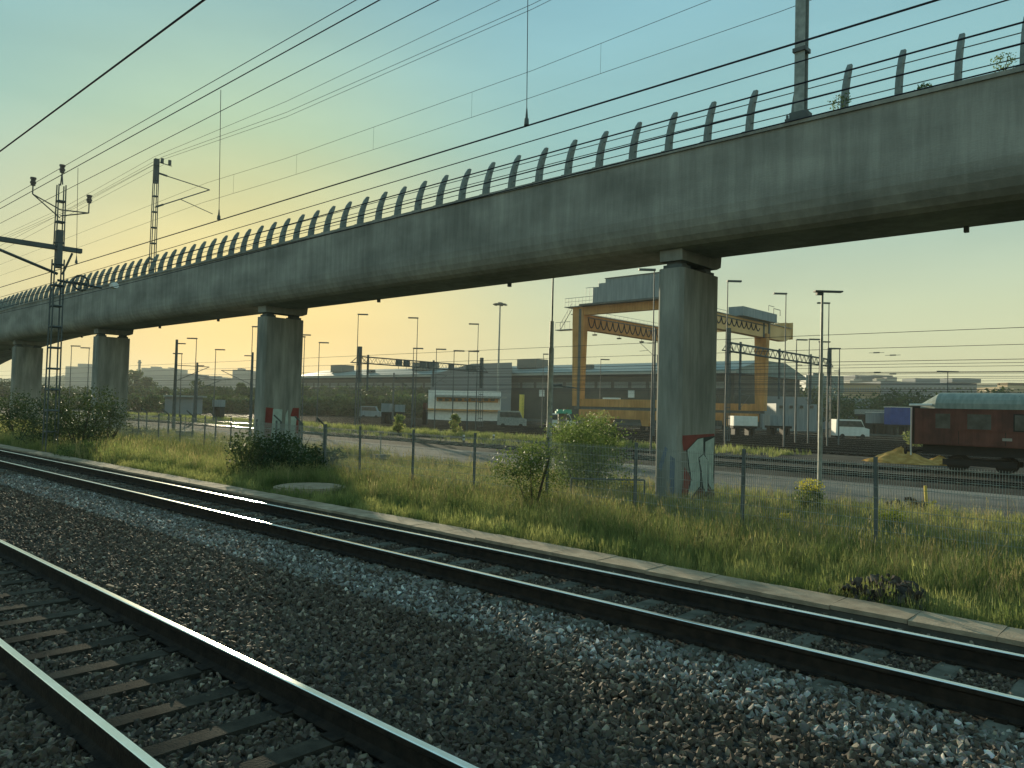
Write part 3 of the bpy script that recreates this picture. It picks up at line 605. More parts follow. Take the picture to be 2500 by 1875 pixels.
# cranked posts of an older wire fence around the second pier
old = thing('wire_fence', 'old wire fence with bent-top posts beside the second pier', 'fence', (-43, 23.4, -.6))
cp = MB(); cp.box(-.04, .04, -.04, .04, -.3, 1.95); cp.bar((0, 0, 1.93), (-.05, -.42, 2.3), .045); cpm = cp.mesh('cranked_post', darksteel); c0 = None; oldp = []
for x, y in ((-33.3, 22.2), (-36.0, 22.6), (-38.8, 23.0), (-47.5, 23.5), (-51, 23.6), (-55, 23.7), (-59, 23.8), (-63.5, 23.9)):
    if c0 is None: c0 = obj('cranked_post', cpm, old); c0.location = (x, y, -.6)
    else: dup_child(c0, old, (x, y, -.6))
    oldp.append((x, y))
for z in (.1, .6, 1.1, 1.5): mb = MB(); mb.line([(x, y, -.6+z) for x, y in oldp], .012); mb.build('wire', galv, old)
# handrail pipe in front of the near pier
t = thing('pipe_barrier', 'low dark pipe barrier standing in the grass before the nearest pier', 'barrier', (-13.5, 19.5, -.6)); mb = MB()
A_ = Gz(1553, 1215, -.6); A_ = Vector((A_.x, A_.y, .18)); mb.line([(-14.6, 18.6, -.6), (-14.6, 18.6, .35), (-13.0, 20.2, .35), (-13.0, 20.2, -.6)], .03, 6); mb.build('pipe', darksteel, t)

# concrete lid, rubble, sand, small verge things
c_ = Gz(757, 1196, -.3); t = thing('round_manhole_slab', 'round pale concrete lid lying in the grass beside the cable trough', 'manhole cover', (c_.x, c_.y, -.35))
mb = MB(); mb.disc((c_.x, c_.y), 1.12, -.55, -.20, 36); mb.build('lid', slab_m, t); mb = MB(); mb.disc((c_.x, c_.y), 1.0, -.20, -.17, 36); mb.disc((c_.x+.3, c_.y-.2), .06, -.17, -.155, 10); mb.build('top', slab_m, t)
st_rub = M('rubble_stone', (.05, .042, .036), .9, c2=(.11, .095, .08), scale=6, rnd=.5)
rb = thing('stone_heap', 'small dark heap of broken stones against the cable trough at the right', 'stone heap', (-3.9, 12.4, -.35))
rs = random.Random(5); smes = [hull_mesh('stone', 11, st_rub, 1.2, .9, .8, 90+i) for i in range(5)]
for i in range(260):
    u = rs.random(); x = -4.75 + 1.55*u + rs.gauss(0, .05); hh = .62*max(0, 1 - abs(u-.72)/.75); y = 11.75 + rs.random()*1.0
    z = -.40 + hh*rs.random()*(1 - .3*abs(y-12.2)); o = obj('stone', smes[i % 5], rb); o.location = (x, y, z); s_ = rs.uniform(.025, .075); o.scale = (s_, s_, s_); o.rotation_euler = (rs.uniform(0, 6), rs.uniform(0, 6), rs.uniform(0, 6))
mb = MB(); mb.prism([(-4.85, -.45), (-2.9, -.45), (-3.15, -.22), (-3.45, -.02), (-3.6, -.03)], 12.1, 12.9, 'y'); mb.build('earth_core', bed_m, rb)
def plank(px, py, L, w, lab, m, z=-.225):
    c = Gz(px, py, z); mb = MB(); mb.box(-L/2, L/2, -w/2, w/2, 0, .03); o = mb.build('wooden_chip', m); o.location = c; o.rotation_euler = (.05, .08, R(20)); tag(o, lab, 'wood chip')
chip_m = M('pale_split_wood', (.36, .24, .15), .8)
plank(277, 1436, .26, .045, 'pale split wood chip lying beside the nearest rail', chip_m)
t = thing('marker_post', 'short yellow marker post leaning on a stone heap beyond the fence', 'marker post', (-8.0, 24.4, -.7))
c_ = Gz(2262, 1240, -.7); t.location = c_; mb = MB(); mb.bar((c_.x, c_.y, -.7), (c_.x-.05, c_.y, .08), .055, 6); mb.build('post', yellow_m, t); mb = MB(); mb.obox((c_.x+.2, c_.y-.1, -.52), (.12, 0, .10), (0, .06, 0), (-.03, 0, .04)); mb.build('foot', yellow_m, t)
hp = thing('stone_heap', 'grey stone heap at the foot of the yellow marker post', 'stone heap', (c_.x-.5, c_.y-.4, -.7))
for i in range(40):
    o = obj('stone', smes[i % 5], hp); r_ = rs.uniform(0, .9); a = rs.uniform(0, 6.28); o.location = (c_.x-.4+r_*math.cos(a), c_.y-.4+r_*math.sin(a)*.6, -.7 + (.9-r_)*.4*rs.random()); s_ = rs.uniform(.06, .14); o.scale = (s_,)*3; o.rotation_euler = (rs.uniform(0, 6), rs.uniform(0, 6), 0)
def plinth(px, py, w, h, lab):
    c = Gz(px, py, -.72); t = thing('concrete_block', lab, 'concrete block', tuple(c)); mb = MB(); mb.prism([(c.x-w/2-.1, -.75), (c.x+w/2+.1, -.75), (c.x+w/2, -.72+h), (c.x-w/2, -.72+h)], c.y-.4, c.y+.4, 'y'); mb.build('block', conc_pier, t)
    mb = MB(); mb.bar((c.x, c.y, -.72+h), (c.x, c.y, -.72+h+1.1), .03, 6); mb.build('post', galv, t)
plinth(928, 1128, .85, .42, 'grey concrete sign foot with a thin post, on the verge before the road')
plinth(450, 1078, 1.4, .8, 'dark concrete block on the road side left of the second pier')
# shrubs and weeds near the fence
def flowering(px, py, z, r, h, lab, n=420):
    c = Gz(px, py, z); t = thing('flowering_weed', lab, 'flowering weed', tuple(c), 'yellow flowering weeds by the fence')
    leaves('flower', [((c.x, c.y, z+h*.8), (r, r, h*.22))], n, .03, flower_m, t, int(px)); leaves('foliage', [((c.x, c.y, z+h*.4), (r*1.1, r*1.1, h*.42))], n*2, .04, leaf_a, t, int(px)+1)
    mb = MB(); [mb.bar((c.x+dx, c.y, z-.05), (c.x+dx*2, c.y, z+h*.8), .008) for dx in (-.1, 0, .1)]; mb.build('stem', bark, t)
flowering(1975, 1250, -.62, .42, 1.05, 'large yellow flowering weed beyond the fence, near the tall lamp post', 700)
flowering(2178, 1320, -.55, .30, .75, 'low yellow flowering weed right of the rightmost fence post', 380)
flowering(1530, 1215, -.6, .25, .7, 'small yellow flowering weed left of the nearest pier', 220)
flowering(1915, 1300, -.55, .15, .5, 'tiny pale flowering weed between two right fence posts', 120)
c_ = Gz(1300, 1262, -.5); bush((c_.x, c_.y, -.5), 1.15, 2.2, 'bright glossy leaved shrub growing through the fence, left of the larger one', 4200, .036, leaf_a, 3, k=18)
c_ = Gz(1415, 1215, -.62); bush((c_.x, c_.y, -.62), 2.5, 2.6, 'large round green shrub between the fence and the nearest pier', 14000, .045, leaf_a, 4, k=38)
c_ = Gz(1545, 1120, -.7); bush((-27.5, 36.8, -.7), 1.6, 1.5, 'weedy bush at the road edge behind the large round shrub', 2200, .07, leaf_a, 5)
c_ = Gz(1400, 1093, -.66); bush((c_.x, c_.y, -.66), 2.6, 1.6, 'low spreading yellow green bush between the yard tracks', 3000, .09, grass_a, 6)
for i, (px, py, r, h, lab) in enumerate(((973, 1061, .9, 2.2, 'upright yellowish weed bush in the yard, left of two'), (1109, 1063, .8, 2.4, 'upright yellowish weed bush in the yard, right of two'),
        (2235, 1093, 1.2, 2.0, 'pale green bush at the end of the maroon coach'), (1460, 1058, 3.2, 3.2, 'yellow flowering bush before the crane leg'), (1650, 1085, 1.2, 1.3, 'small bush hidden at the nearest pier'))):
    c_ = Gz(px, py, -.66); bush((c_.x, c_.y, -.66), r, h, lab, 900, .12, grass_a, 20+i)
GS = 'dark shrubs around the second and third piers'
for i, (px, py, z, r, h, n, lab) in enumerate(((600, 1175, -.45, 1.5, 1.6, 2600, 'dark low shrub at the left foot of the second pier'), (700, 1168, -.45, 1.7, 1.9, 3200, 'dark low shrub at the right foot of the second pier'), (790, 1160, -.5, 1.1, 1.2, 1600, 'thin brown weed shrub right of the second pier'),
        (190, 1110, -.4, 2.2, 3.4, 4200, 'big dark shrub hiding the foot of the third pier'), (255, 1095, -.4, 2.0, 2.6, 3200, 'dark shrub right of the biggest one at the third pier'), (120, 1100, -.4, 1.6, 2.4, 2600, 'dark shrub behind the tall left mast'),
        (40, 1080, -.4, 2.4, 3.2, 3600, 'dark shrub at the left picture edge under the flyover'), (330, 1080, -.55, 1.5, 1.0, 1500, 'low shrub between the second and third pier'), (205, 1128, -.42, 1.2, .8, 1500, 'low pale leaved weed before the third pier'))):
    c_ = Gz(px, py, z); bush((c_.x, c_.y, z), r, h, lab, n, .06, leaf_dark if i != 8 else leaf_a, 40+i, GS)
for px, r, h, lab in ((2052, .42, .5, 'leafy tuft growing on the parapet, left of two posts'), (2255, .25, .22, 'small tuft on the parapet in the middle'), (2450, .35, .55, 'thin sprig on the parapet at the right')):
    d = ray(px, 250); x = d.x*22.4/d.y; t = thing('parapet_weed', lab, 'weed', (x, 22.4, 11.25), 'weeds growing on the flyover parapet')
    leaves('foliage', [((x, 22.4, 11.25+h*.5), (r*.8, .2, h*.5))], int(500*r), .035, leaf_a, t, px); mb = MB(); mb.bar((x, 22.4, 11.2), (x+.1, 22.4, 11.25+h*.8), .008); mb.build('stem', bark, t)

# ---------------------------------------------------------------- yard tracks
yard_steel = M('dull_yard_rail_steel', (.30, .29, .26), .55, .3)
YT = [43.0, 50.2, 64.5, 70.0, 75.5, 81, 87, 93, 99.5, 107, 118, 130]
rp2 = [(-.06, -.16), (.06, -.16), (.036, -.14), (.036, 0), (-.036, 0), (-.036, -.14)]
for i, y in enumerate(YT):
    t = thing('yard_track', 'rusty yard track number-less', 'railway track', (-40, y, -.66), 'tracks of the freight yard')
    t['label'] = ['yard track right behind the grey road', 'yard track just behind the strip of weeds' , 'third yard track from the grey road', 'fourth yard track from the grey road'][i] if i < 4 else '%s yard track from the grey road, among the parallel rails before the crane' % ('fifth sixth seventh eighth ninth tenth eleventh twelfth'.split()[i-4])
    for e in (-.75, .75):
        m_ = MB(); m_.prism([(y+e+a*1.2, -.50+b) for a, b in rp2], -420, 60, 'x', 0); m_.mi[3] = 1; m_.build('rail', [rust, steel_top if i < 2 else yard_steel], t)
    if i < 3:
        s0 = None; yb = MB(); yb.box(-.12, .12, -1.25, 1.25, -.06, .06); ym = yb.mesh('sleeper', wood_m)
        for k_ in range(110 if i < 2 else 60):
            x = 14 - k_*.75
            if s0 is None: s0 = obj('sleeper', ym, t); s0.location = (x, y, -.655)
            else: dup_child(s0, t, (x, y, -.655))

# ---------------------------------------------------------------- maroon coach at the right
CY, CX0 = 50.2, -13.1
t = thing('railway_coach', 'old maroon passenger coach with a grey green rounded roof at the right edge', 'railway coach', (CX0+9, CY, -.5))
L_ = 23; hw = 1.45
mb = MB(); mb.box(CX0+.5, CX0+L_, CY-hw, CY+hw, .98, 3.05); mb.box(CX0, CX0+.5, CY-hw*.93, CY+hw*.93, .98, 3.05); mb.build('body', carr_m, t)
rp_ = [(CY+hw*1.03*math.cos(a), 3.05 + .95*math.sin(a)**.85) for a in [math.pi*i/12 for i in range(13)]]
mb = MB(); mb.prism(rp_, CX0+1.1, CX0+L_, 'x')
rp3 = [(CY+(p[0]-CY)*.55, 3.05+(p[1]-3.05)*.35) for p in rp_]; n = len(rp_)
mb.add([(CX0+1.1, *p) for p in rp_] + [(CX0+.15, *p) for p in rp3], [(i, (i+1) % n, n+(i+1) % n, n+i) for i in range(n)] + [tuple(range(n, 2*n))])
for i in range(10): x = CX0 + 3 + i*2.1; mb.box(x-.02, x+.02, CY-hw*.7, CY+hw*.7, 3.70, 3.82)
mb.build('roof', carr_roof, t)
mb = MB(); mb.box(CX0-.25, CX0+.05, CY-.9, CY+.9, .95, 3.2); mb.build('gangway', under_m, t)
for z_b in (1.80, 2.90, 1.04):
    mb = MB(); mb.box(CX0+.5, CX0+L_, CY-hw-.02, CY-hw+.005, z_b, z_b+.035); mb.build('beading', carr_m, t)
for i in range(10):
    mb = MB(); x = CX0+2.3+i*2.25; mb.box(x-.012, x+.012, CY-hw-.012, CY-hw+.004, 1.08, 1.79); mb.build('panel_seam', under_m, t)
for x in (CX0+4.4, CX0+12): mb = MB(); mb.box(x, x+.45, CY-hw-.015, CY-hw+.004, 1.35, 1.5); mb.build('number_plate', beige_m, t)
mb = MB(); mb.bar((CX0-.28, CY-1.0, .3), (CX0-.28, CY-1.0, 3.1), .05, 5); mb.bar((CX0-.3, CY-1.3, 3.23), (CX0+.9, CY-1.3, 3.25), .07, 5); mb.build('handrail', white_m, t)
for i, (xo, w_) in enumerate(((1.5, .75), (3.3, 1.15), (5.6, 1.25), (8.1, 1.25), (10.6, 1.25), (13.1, 1.25), (15.6, 1.25))):
    x = CX0+xo; mb = MB(); y_ = CY-hw
    mb.box(x-w_/2-.07, x+w_/2+.07, y_-.025, y_+.01, 1.87, 2.82); fr = mb.build('window', under_m if i > 1 else carr_m, t)
    mb = MB(); mb.box(x-w_/2, x+w_/2, y_-.032, y_-.004, 1.93, 2.76); mb.build('pane', glass_m, fr)
mb = MB(); mb.box(CX0+1.0, CX0+1.95, CY-hw-.03, CY-hw+.01, 1.02, 2.92); mb.build('door', carr_m, t)
mb = MB(); mb.box(CX0+.4, CX0+L_, CY-1.2, CY+1.2, .45, .99); mb.box(CX0+7, CX0+12, CY-1.3, CY+1.3, -.15, .4); mb.build('underframe', under_m, t)
for bx in (CX0+3.2, CX0+17.5):
    mb = MB(); mb.box(bx-1.8, bx+1.8, CY-1.05, CY-.85, -.15, .2); mb.box(bx-1.8, bx+1.8, CY+.85, CY+1.05, -.15, .2); bg_ = mb.build('bogie', under_m, t)
    for dx in (-1.2, 1.2):
        m_ = MB(); [m_.bar((bx+dx, CY+s-.07, -.03), (bx+dx, CY+s+.07, -.03), .46, 18) for s in (-.75, .75)]; m_.bar((bx+dx, CY-.75, -.03), (bx+dx, CY+.75, -.03), .07, 8); m_.build('wheel', under_m, bg_)
for s in (-.8, .8):
    mb = MB(); mb.bar((CX0-.6, CY+s, .55), (CX0, CY+s, .55), .08, 8); mb.bar((CX0-.66, CY+s, .55), (CX0-.58, CY+s, .55), .22, 12); mb.build('buffer', under_m, t)
# sand pile before the coach, marker post
def heap(name, c, rx, ry, h, mat, lab, cat, seed=1, extra=None):
    rs = random.Random(seed); mb = MB(); N_ = 26; Q = 9; V = []; Fc = []
    for j in range(Q+1):
        for i in range(N_):
            a = 2*math.pi*i/N_; q = j/Q; z = h*(1-q)**1.15*(1+.12*rs.uniform(-1, 1)) if j < Q else -.1; w = 1+.08*rs.uniform(-1, 1)
            V.append((c[0]+rx*q*math.cos(a)*w, c[1]+ry*q*math.sin(a)*w, c[2]+z))
    for j in range(Q):
        for i in range(N_): Fc.append((j*N_+i, j*N_+(i+1) % N_, (j+1)*N_+(i+1) % N_, (j+1)*N_+i))
    mb.add(V, Fc); return tag(mb.build(name, mat), lab, cat)
c_ = Gz(2235, 1128, -.66); heap('sand_pile', (c_.x-.4, c_.y-2.0, -.66), 2.6, 1.7, 1.05, sand_m, 'ochre sand pile in front of the end of the maroon coach', 'sand pile', 3)
heap('sand_pile', (c_.x+1.9, c_.y-1.4, -.66), 1.5, .9, .6, sand_m, 'lower lumpy part of the ochre spoil beside the coach bogie', 'sand pile', 4)
for px, py, lab in ((2353, 1128, 'short black and white marker stake before the coach wheels'), (1132, 1082, 'little white marker stake among the yard rails at the left'), (1205, 1080, 'little white marker stake among the yard rails in the middle')):
    c_ = Gz(px, py, -.66); c = thing('marker_stake', lab, 'marker stake', tuple(c_), 'marker stakes in the yard'); mb = MB(); mb.box(c_.x-.06, c_.x+.06, c_.y-.06, c_.y+.06, -.66, -.05, 0); mb.build('stake', under_m, c)
    mb = MB(); mb.box(c_.x-.07, c_.x+.07, c_.y-.07, c_.y+.07, -.42, -.25); mb.box(c_.x-.07, c_.x+.07, c_.y-.07, c_.y+.07, -.12, .04); mb.build('band', white_m, c)

# ---------------------------------------------------------------- gantry crane
x1, x2, ya, yb_ = -76.0, -57.0, 98.2, 123.8
CR = thing('gantry_crane', 'large orange rail mounted gantry crane with a grey machinery house', 'crane', ((x1+x2)/2, 111, -.6))
def legm(x, y, top, mat=orange_m):
    mb = MB(); w = 1.08
    mb.prism([(x-w, 16.0), (x+w, 16.0), (x+w*.72, 3.0), (x-w*.72, 3.0)], y-.6, y+.6, 'y'); 
    if top > 16: mb.box(x-w, x+w, y-.62, y+.62, 16.0, top)
    return mb.build('leg', mat, CR)
legm(x1, ya, 18.95); legm(x2, ya, 18.95); legm(x1, yb_, 15.2); legm(x2, yb_, 15.2)
for x in (x1, x2):
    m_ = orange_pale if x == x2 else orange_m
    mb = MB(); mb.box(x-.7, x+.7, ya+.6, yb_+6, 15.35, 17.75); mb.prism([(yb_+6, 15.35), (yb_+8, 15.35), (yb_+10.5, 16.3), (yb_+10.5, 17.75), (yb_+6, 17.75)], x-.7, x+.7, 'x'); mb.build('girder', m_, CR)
    mb = MB(); mb.box(x-1.5, x+.9, ya-.6, yb_+10, 17.76, 17.86)
    k_ = ya
    while k_ < yb_+10: mb.bar((x-1.45, k_, 17.86), (x-1.45, k_, 18.95), .035); k_ += 1.3
    mb.bar((x-1.45, ya, 18.95), (x-1.45, yb_+10, 18.95), .035); mb.bar((x-1.45, ya, 18.4), (x-1.45, yb_+10, 18.4), .025); mb.build('walkway', galv, CR)
mb = MB(); mb.box(x2-.9, x2+.9, yb_+10.5, yb_+10.6, 15.9, 18.9); mb.box(x1, x2, yb_+9.9, yb_+10.4, 17.9, 18.9); mb.build('end_panel', orange_pale, CR)
for x in (x1+.74, x2+.74):                             # festoon cable hanging in loops along the girder
    mb = MB(); pts = []
    for i in range(13):
        a = ya+1.2+i*1.7
        for k_ in range(8): u = k_/8; pts.append((x, a+u*1.7, 17.2 - 1.45*(4*u*(1-u))**.8 * (1.0 if x < -70 else .7)))
    mb.line(pts, .10, 4); mb.build('festoon_cable', cable_m, CR)
    mb = MB(); mb.box(x-.04, x+.06, ya+1, yb_, 17.25, 17.4); mb.build('cable_rail', darksteel, CR)
mb = MB(); mb.box(x1, x2, ya-.5, ya+.5, 17.6, 18.9); mb.build('top_beam', orange_m, CR)
mb = MB(); mb.box(x1+6.0, x2+.6, ya-1.6, ya+3.4, 19.2, 22.75); mb.box(x1+4.6, x1+6.0, ya-1.4, ya+3, 19.2, 22.2); mb.box(x1+3.4, x1+4.6, ya-1.3, ya+2.6, 19.2, 21.7); mb.build('machinery_house', house_m, CR)
mb = MB(); mb.box(x1+5.9, x2+.7, ya-1.7, ya+3.5, 22.75, 22.87); mb.box(x1+1, x2, ya-1.7, ya+3.4, 18.91, 19.19); mb.build('house_frame', darksteel, CR)
mb = MB(); mb.box(x1-2.4, x1+3.4, ya-1.2, ya+1.2, 18.91, 19.01)
for i in range(9): xx = x1-2.3+i*.7; mb.bar((xx, ya-1.15, 19.01), (xx, ya-1.15, 20.35+(1.4 if i > 5 else 0)), .04)
mb.bar((x1-2.3, ya-1.15, 20.35), (x1+3.4, ya-1.15, 20.35), .04); mb.bar((x1-2.3, ya-1.15, 19.75), (x1+3.4, ya-1.15, 19.75), .03); mb.bar((x1+1.9, ya-1.15, 21.75), (x1+3.4, ya-1.15, 21.75), .04); mb.bar((x1+3.5, ya, 21.7), (x1+3.5, ya, 23.2), .03)
mb.build('platform', galv, CR)
mb = MB(); mb.box(x1-4.4, x1-1.2, ya-1.0, ya+.4, 15.3, 15.42); A1 = Vector((x1-3.6, ya-.6, 15.4)); A2 = Vector((x1-1.3, ya-.6, 18.6)); mb.bar(A1, A2, .08); mb.bar(A1+Vector((0, 0, 1)), A2+Vector((0, 0, 1)), .04)
for i in range(6): q = A1.lerp(A2, i/5); mb.bar(q, q+Vector((0, 0, 1)), .035)
for xx in (x1-4.35, x1-3.4, x1-2.4, x1-1.4): mb.bar((xx, ya-.95, 15.4), (xx, ya-.95, 16.6), .04)
mb.bar((x1-4.35, ya-.95, 16.6), (x1-1.3, ya-.95, 16.6), .04); mb.build('staircase', galv, CR)
for y in (ya, yb_):
    mb = MB(); mb.box(x1, x2, y-.5, y+.5, 2.95, 4.15); mb.box(x1+.5, x2-.5, y-.45, y+.45, 1.15, 2.5); mb.build('sill_beam', orange_m, CR)
    mb = MB(); mb.box(x1-.5, x2+.5, y-.38, y+.38, 2.5, 2.95); mb.build('sill_channel', darksteel, CR)
    for x in (x1+2.5, x1+6, x2-6, x2-2.5):
        mb = MB(); mb.prism([(x-.9, 1.15), (x+.9, 1.15), (x+.6, .2), (x-.6, .2)], y-.4, y+.4, 'y'); bgo = mb.build('bogie', orange_m, CR)
        m_ = MB(); [m_.bar((x+dx, y-.15, -.1), (x+dx, y+.15, -.1), .4, 14) for dx in (-.7, .7)]; m_.build('wheel', under_m, bgo)
mb = MB(); mb.box(x1+5, x1+8, ya-.3, ya+.3, 4.15, 4.4); mb.build('light_bar', white_m, CR)
mb = MB()
for k_ in (4, 11, 18): mb.bar((x1, ya+k_, 15.35), (x1, ya+k_, 14.9), .06); mb.box(x1-.35, x1+.35, ya+k_-.2, ya+k_+.2, 14.7, 14.9)
mb.build('floodlight', darksteel, CR)
mb = MB(); mb.box(x2-.6, x2+1.9, yb_-11, yb_+1.5, 17.9, 19.35); mb.build('trolley_house', house_m, CR)
mb = MB(); A1 = Vector((x2+1, yb_+2.2, 17.9))
mb.line([A1, A1+Vector((0, 0, 2.6)), A1+Vector((0, 2.6, 2.6)), A1+Vector((0, 2.6, 1.6))], .06); mb.line([A1+Vector((0, -2, 2)), A1+Vector((0, -2, 2.9)), A1+Vector((0, .2, 2.9))], .05); mb.build('davit', darksteel, CR)
mb = MB(); mb.box(x2+.72, x2+.8, yb_-1.2, yb_-.7, 15.3, 17.8); mb.box(x2+.72, x2+.8, yb_+.8, yb_+1.4, 15.3, 17.8); mb.build('cable_duct', darksteel, CR)
mb = MB(); mb.box(x1+.2, x1+.7, ya-.66, ya-.61, 2.6, 18.6); mb.build('power_cable', darksteel, CR)

# ---------------------------------------------------------------- yard portals, masts and lamp posts
def truss(mb, p, q, h, w, bays):
    p, q = Vector(p), Vector(q); d = (q-p); s = d.normalized().cross(Vector((0, 0, 1)))*w/2; up = Vector((0, 0, h))
    for e in (-1, 1):
        mb.bar(p+s*e, q+s*e, .06); mb.bar(p+s*e+up, q+s*e+up, .06)
        for i in range(bays):
            a = p+d*(i/bays)+s*e; b = p+d*((i+1)/bays)+s*e
            mb.bar(a, b+up, .028) if i % 2 else mb.bar(a+up, b, .028)
def small_cant(mb, b, direction, reach=2.6):
    b = Vector(b); d = Vector(direction); t_ = b+d*reach
    mb.bar(b+Vector((0, 0, 1.6)), t_+Vector((0, 0, 1.5)), .035); mb.bar(b, t_+Vector((0, 0, 1.5)), .035); mb.bar(b.lerp(t_, .45)+Vector((0, 0, .7)), t_+Vector((0, 0, .45)), .025)
def portal(x, y0, y1, z, h, lab, ztop, boxes, drops, bay=34):
    t = thing('track_portal', lab, 'catenary portal', (x, (y0+y1)/2, -.6), 'lattice portals spanning the yard tracks')
    for y in (y0, y1): mb = MB(); lattice(mb, x, y, -.7, ztop, .24, .17, 1.2, .06); mb.box(x-.14, x+.14, y-.14, y+.14, z-2.5, ztop); mb.bar((x, y-1.3, z-.0), (x, y-.2, z+.9), .05); mb.bar((x, y-1.4, z), (x, y+1.4, z), .07); mb.bar((x, y+1.3, z), (x, y+.2, z+.9), .05); mb.build('mast', darksteel, t)
    mb = MB(); truss(mb, (x, y0, z), (x, y1, z), h, .6, bay); mb.build('truss', darksteel, t)
    for f in boxes: mb = MB(); yy = y0+(y1-y0)*f; mb.box(x+.35, x+.75, yy-.42, yy+.42, z-.1, z+h-.1); mb.bar((x+.5, yy, z-.1), (x+.5, yy, z-.5), .04); mb.build('signal_box', darksteel, t)
    for f, dl in drops:
        yy = y0+(y1-y0)*f; mb = MB(); mb.box(x-.1, x+.1, yy-.1, yy+.1, z-dl, z+h+.3); small_cant(mb, (x, yy, z-dl+.2), (0, 1 if f < .8 else -1, 0)); mb.build('drop_bracket', darksteel, t)
    return t
portal(-82.5, 60.0, 82.5, 7.75, .85, 'left lattice portal with square signal boxes over the yard', 9.9, (.27, .33, .46, .52, .70, .86, .90), ((.06, 3.6), (.57, 2.6)))
portal(-40.1, 78.6, 108.6, 9.35, .95, 'right lattice portal below the crane girder end', 11.9, (), ((.10, 6.5), (.45, 5.0), (.78, 5.5)), 44)
LG = 'lamp posts of the freight yard'
def lamp(px, ytop, lab, H=12.2, side=1, r=.075, zg=-.7, base=None, D=None, two=False):
    hy = 980 + (px-250)*.0262                           # row of the horizon at this column
    if D is None: D = F*(H + zg - HC)/(hy - ytop)
    c = Gd(px, ytop, D); x, y, zt = c.x, c.y, c.z
    if base is not None: x, y = base
    t = thing('lamp_post', lab, 'lamp post', (x, y, zg), LG); k_ = max(1, D/90)
    mb = MB(); mb.bar((x, y, zg-.2), (x, y, zg+(zt-zg)*.45), r*1.1*k_**.4, 6, r*.95*k_**.4); mb.bar((x, y, zg+(zt-zg)*.45), (x, y, zt), r*.75*k_**.4, 6, r*.55*k_**.4); mb.build('pole', darksteel, t)
    mb = MB()
    for s in ((side,) if not two else (1, -1)): d = RIGHT*s; mb.obox(Vector((x, y, zt+.03)) + d*.55*k_**.5, d*.62*k_**.5, FWD*.16, Vector((0, 0, .07*k_**.5)))
    mb.build('lamp_head', darksteel, t); return t
L1 = Gz(2001, 1195, -.72)
t = thing('lamp_post', 'tallest nearest lamp post on the right, wide flat head, standing behind the fence', 'lamp post', tuple(L1), LG)
Zt = 2.47 + (1015-713)/F*(-math.cos(PHI)*L1.x + math.sin(PHI)*L1.y)
mb = MB(); mb.bar((L1.x, L1.y, -.8), (L1.x, L1.y, Zt*.55), .10, 8, .085); mb.bar((L1.x, L1.y, Zt*.55), (L1.x, L1.y, Zt), .065, 8, .05); mb.build('pole', galv, t)
mb = MB(); mb.obox(Vector((L1.x, L1.y, Zt+.04))+RIGHT*.25, RIGHT*.60, FWD*.15, Vector((0, 0, .03))); mb.obox(Vector((L1.x, L1.y, Zt-.02))-RIGHT*.12, RIGHT*.14, FWD*.1, Vector((0, 0, .1))); mb.build('lamp_head', darksteel, t)
# thick stepped pole left of the big shrub, its top behind the beam
P1 = Vector((Gn(1345, 900, 30.6).x, 30.6, -.75)); t = thing('lamp_post', 'thick stepped pole rising behind the large shrub, its head hidden by the flyover', 'lamp post', tuple(P1), LG)
mb = MB(); mb.bar((P1.x, P1.y, -.8), (P1.x, P1.y, 5.6), .14, 10, .14); mb.bar((P1.x, P1.y, 5.6), (P1.x, P1.y, 7.0), .11, 10, .10); mb.bar((P1.x, P1.y, 7.0), (P1.x, P1.y, 12.2), .05, 8, .04); mb.build('pole', galv, t)
mb = MB(); mb.bar((P1.x, P1.y, 3.7), (P1.x-.1, P1.y+2.4, 3.6), .03); mb.bar((P1.x, P1.y+.05, 3.65), (P1.x, P1.y+.9, 3.72), .06, 6); mb.build('bracket', darksteel, t)
for px, yt, H, side, lab in ((1598, 660, 14, -1, 'lamp post just left of the nearest pier, head turned left'), (1777, 687, 15, 1, 'lamp post on the right portal mast beside the nearest pier'), (1919, 718, 15, -1, 'lamp post standing at the cut end of the crane girder'),
        (2024, 741, 15, -1, 'lamp post right behind the tallest one'), (1168, 792, 14.5, -1, 'lamp post over the right end of the left portal'), (1020, 777, 15, -1, 'tall lamp post over the middle of the left portal'),
        (875, 768, 15, 1, 'tall lamp post over the left end of the left portal'), (780, 837, 12, 1, 'lone lamp post right of the second pier'), (744, 823, 12, -1, 'lamp post close to the right side of the second pier'), (736, 818, 13, 1, 'lamp post half hidden by the second pier'),
        (617, 798, 14, 1, 'lamp post touching the left side of the second pier'), (480, 827, 12, -1, 'lamp post left of the sunset sky centre with its head turned left'), (527, 854, 11, 1, 'short lamp post between the third and second pier'), (444, 864, 11, -1, 'smaller lamp post beside the thick mast'),
        (175, 845, 12, 1, 'lamp post seen left of the third pier'), (218, 850, 12, -1, 'lamp post touching the third pier'), (1010, 851, 11, 1, 'small lamp post before the dark hall gable'), (1066, 853, 11, 1, 'small lamp post at the hall roof slope'), (1109, 857, 10, 1, 'tiny lamp post on the hall roof line'),
        (1145, 858, 10, 1, 'tiny lamp post at the hall ridge'), (1945, 830, 12, 1, 'first of three short lamp posts behind the right portal'), (1976, 829, 12, 1, 'second of three short lamp posts behind the right portal'), (2001, 835, 12, 1, 'third of three short lamp posts, behind the tallest one'), (2050, 852, 11, -1, 'short lamp post right of the right portal mast'),
        (2314, 908, 9, 1, 'far twin headed lamp post above the maroon coach'), (1467, 878, 12, 1, 'tiny lamp post before the hall between crane leg and pier'), (1327, 865, 12, 1, 'tiny lamp post left of the crane leg')):
    lamp(px, yt, lab, H, side, two=(px == 2314))
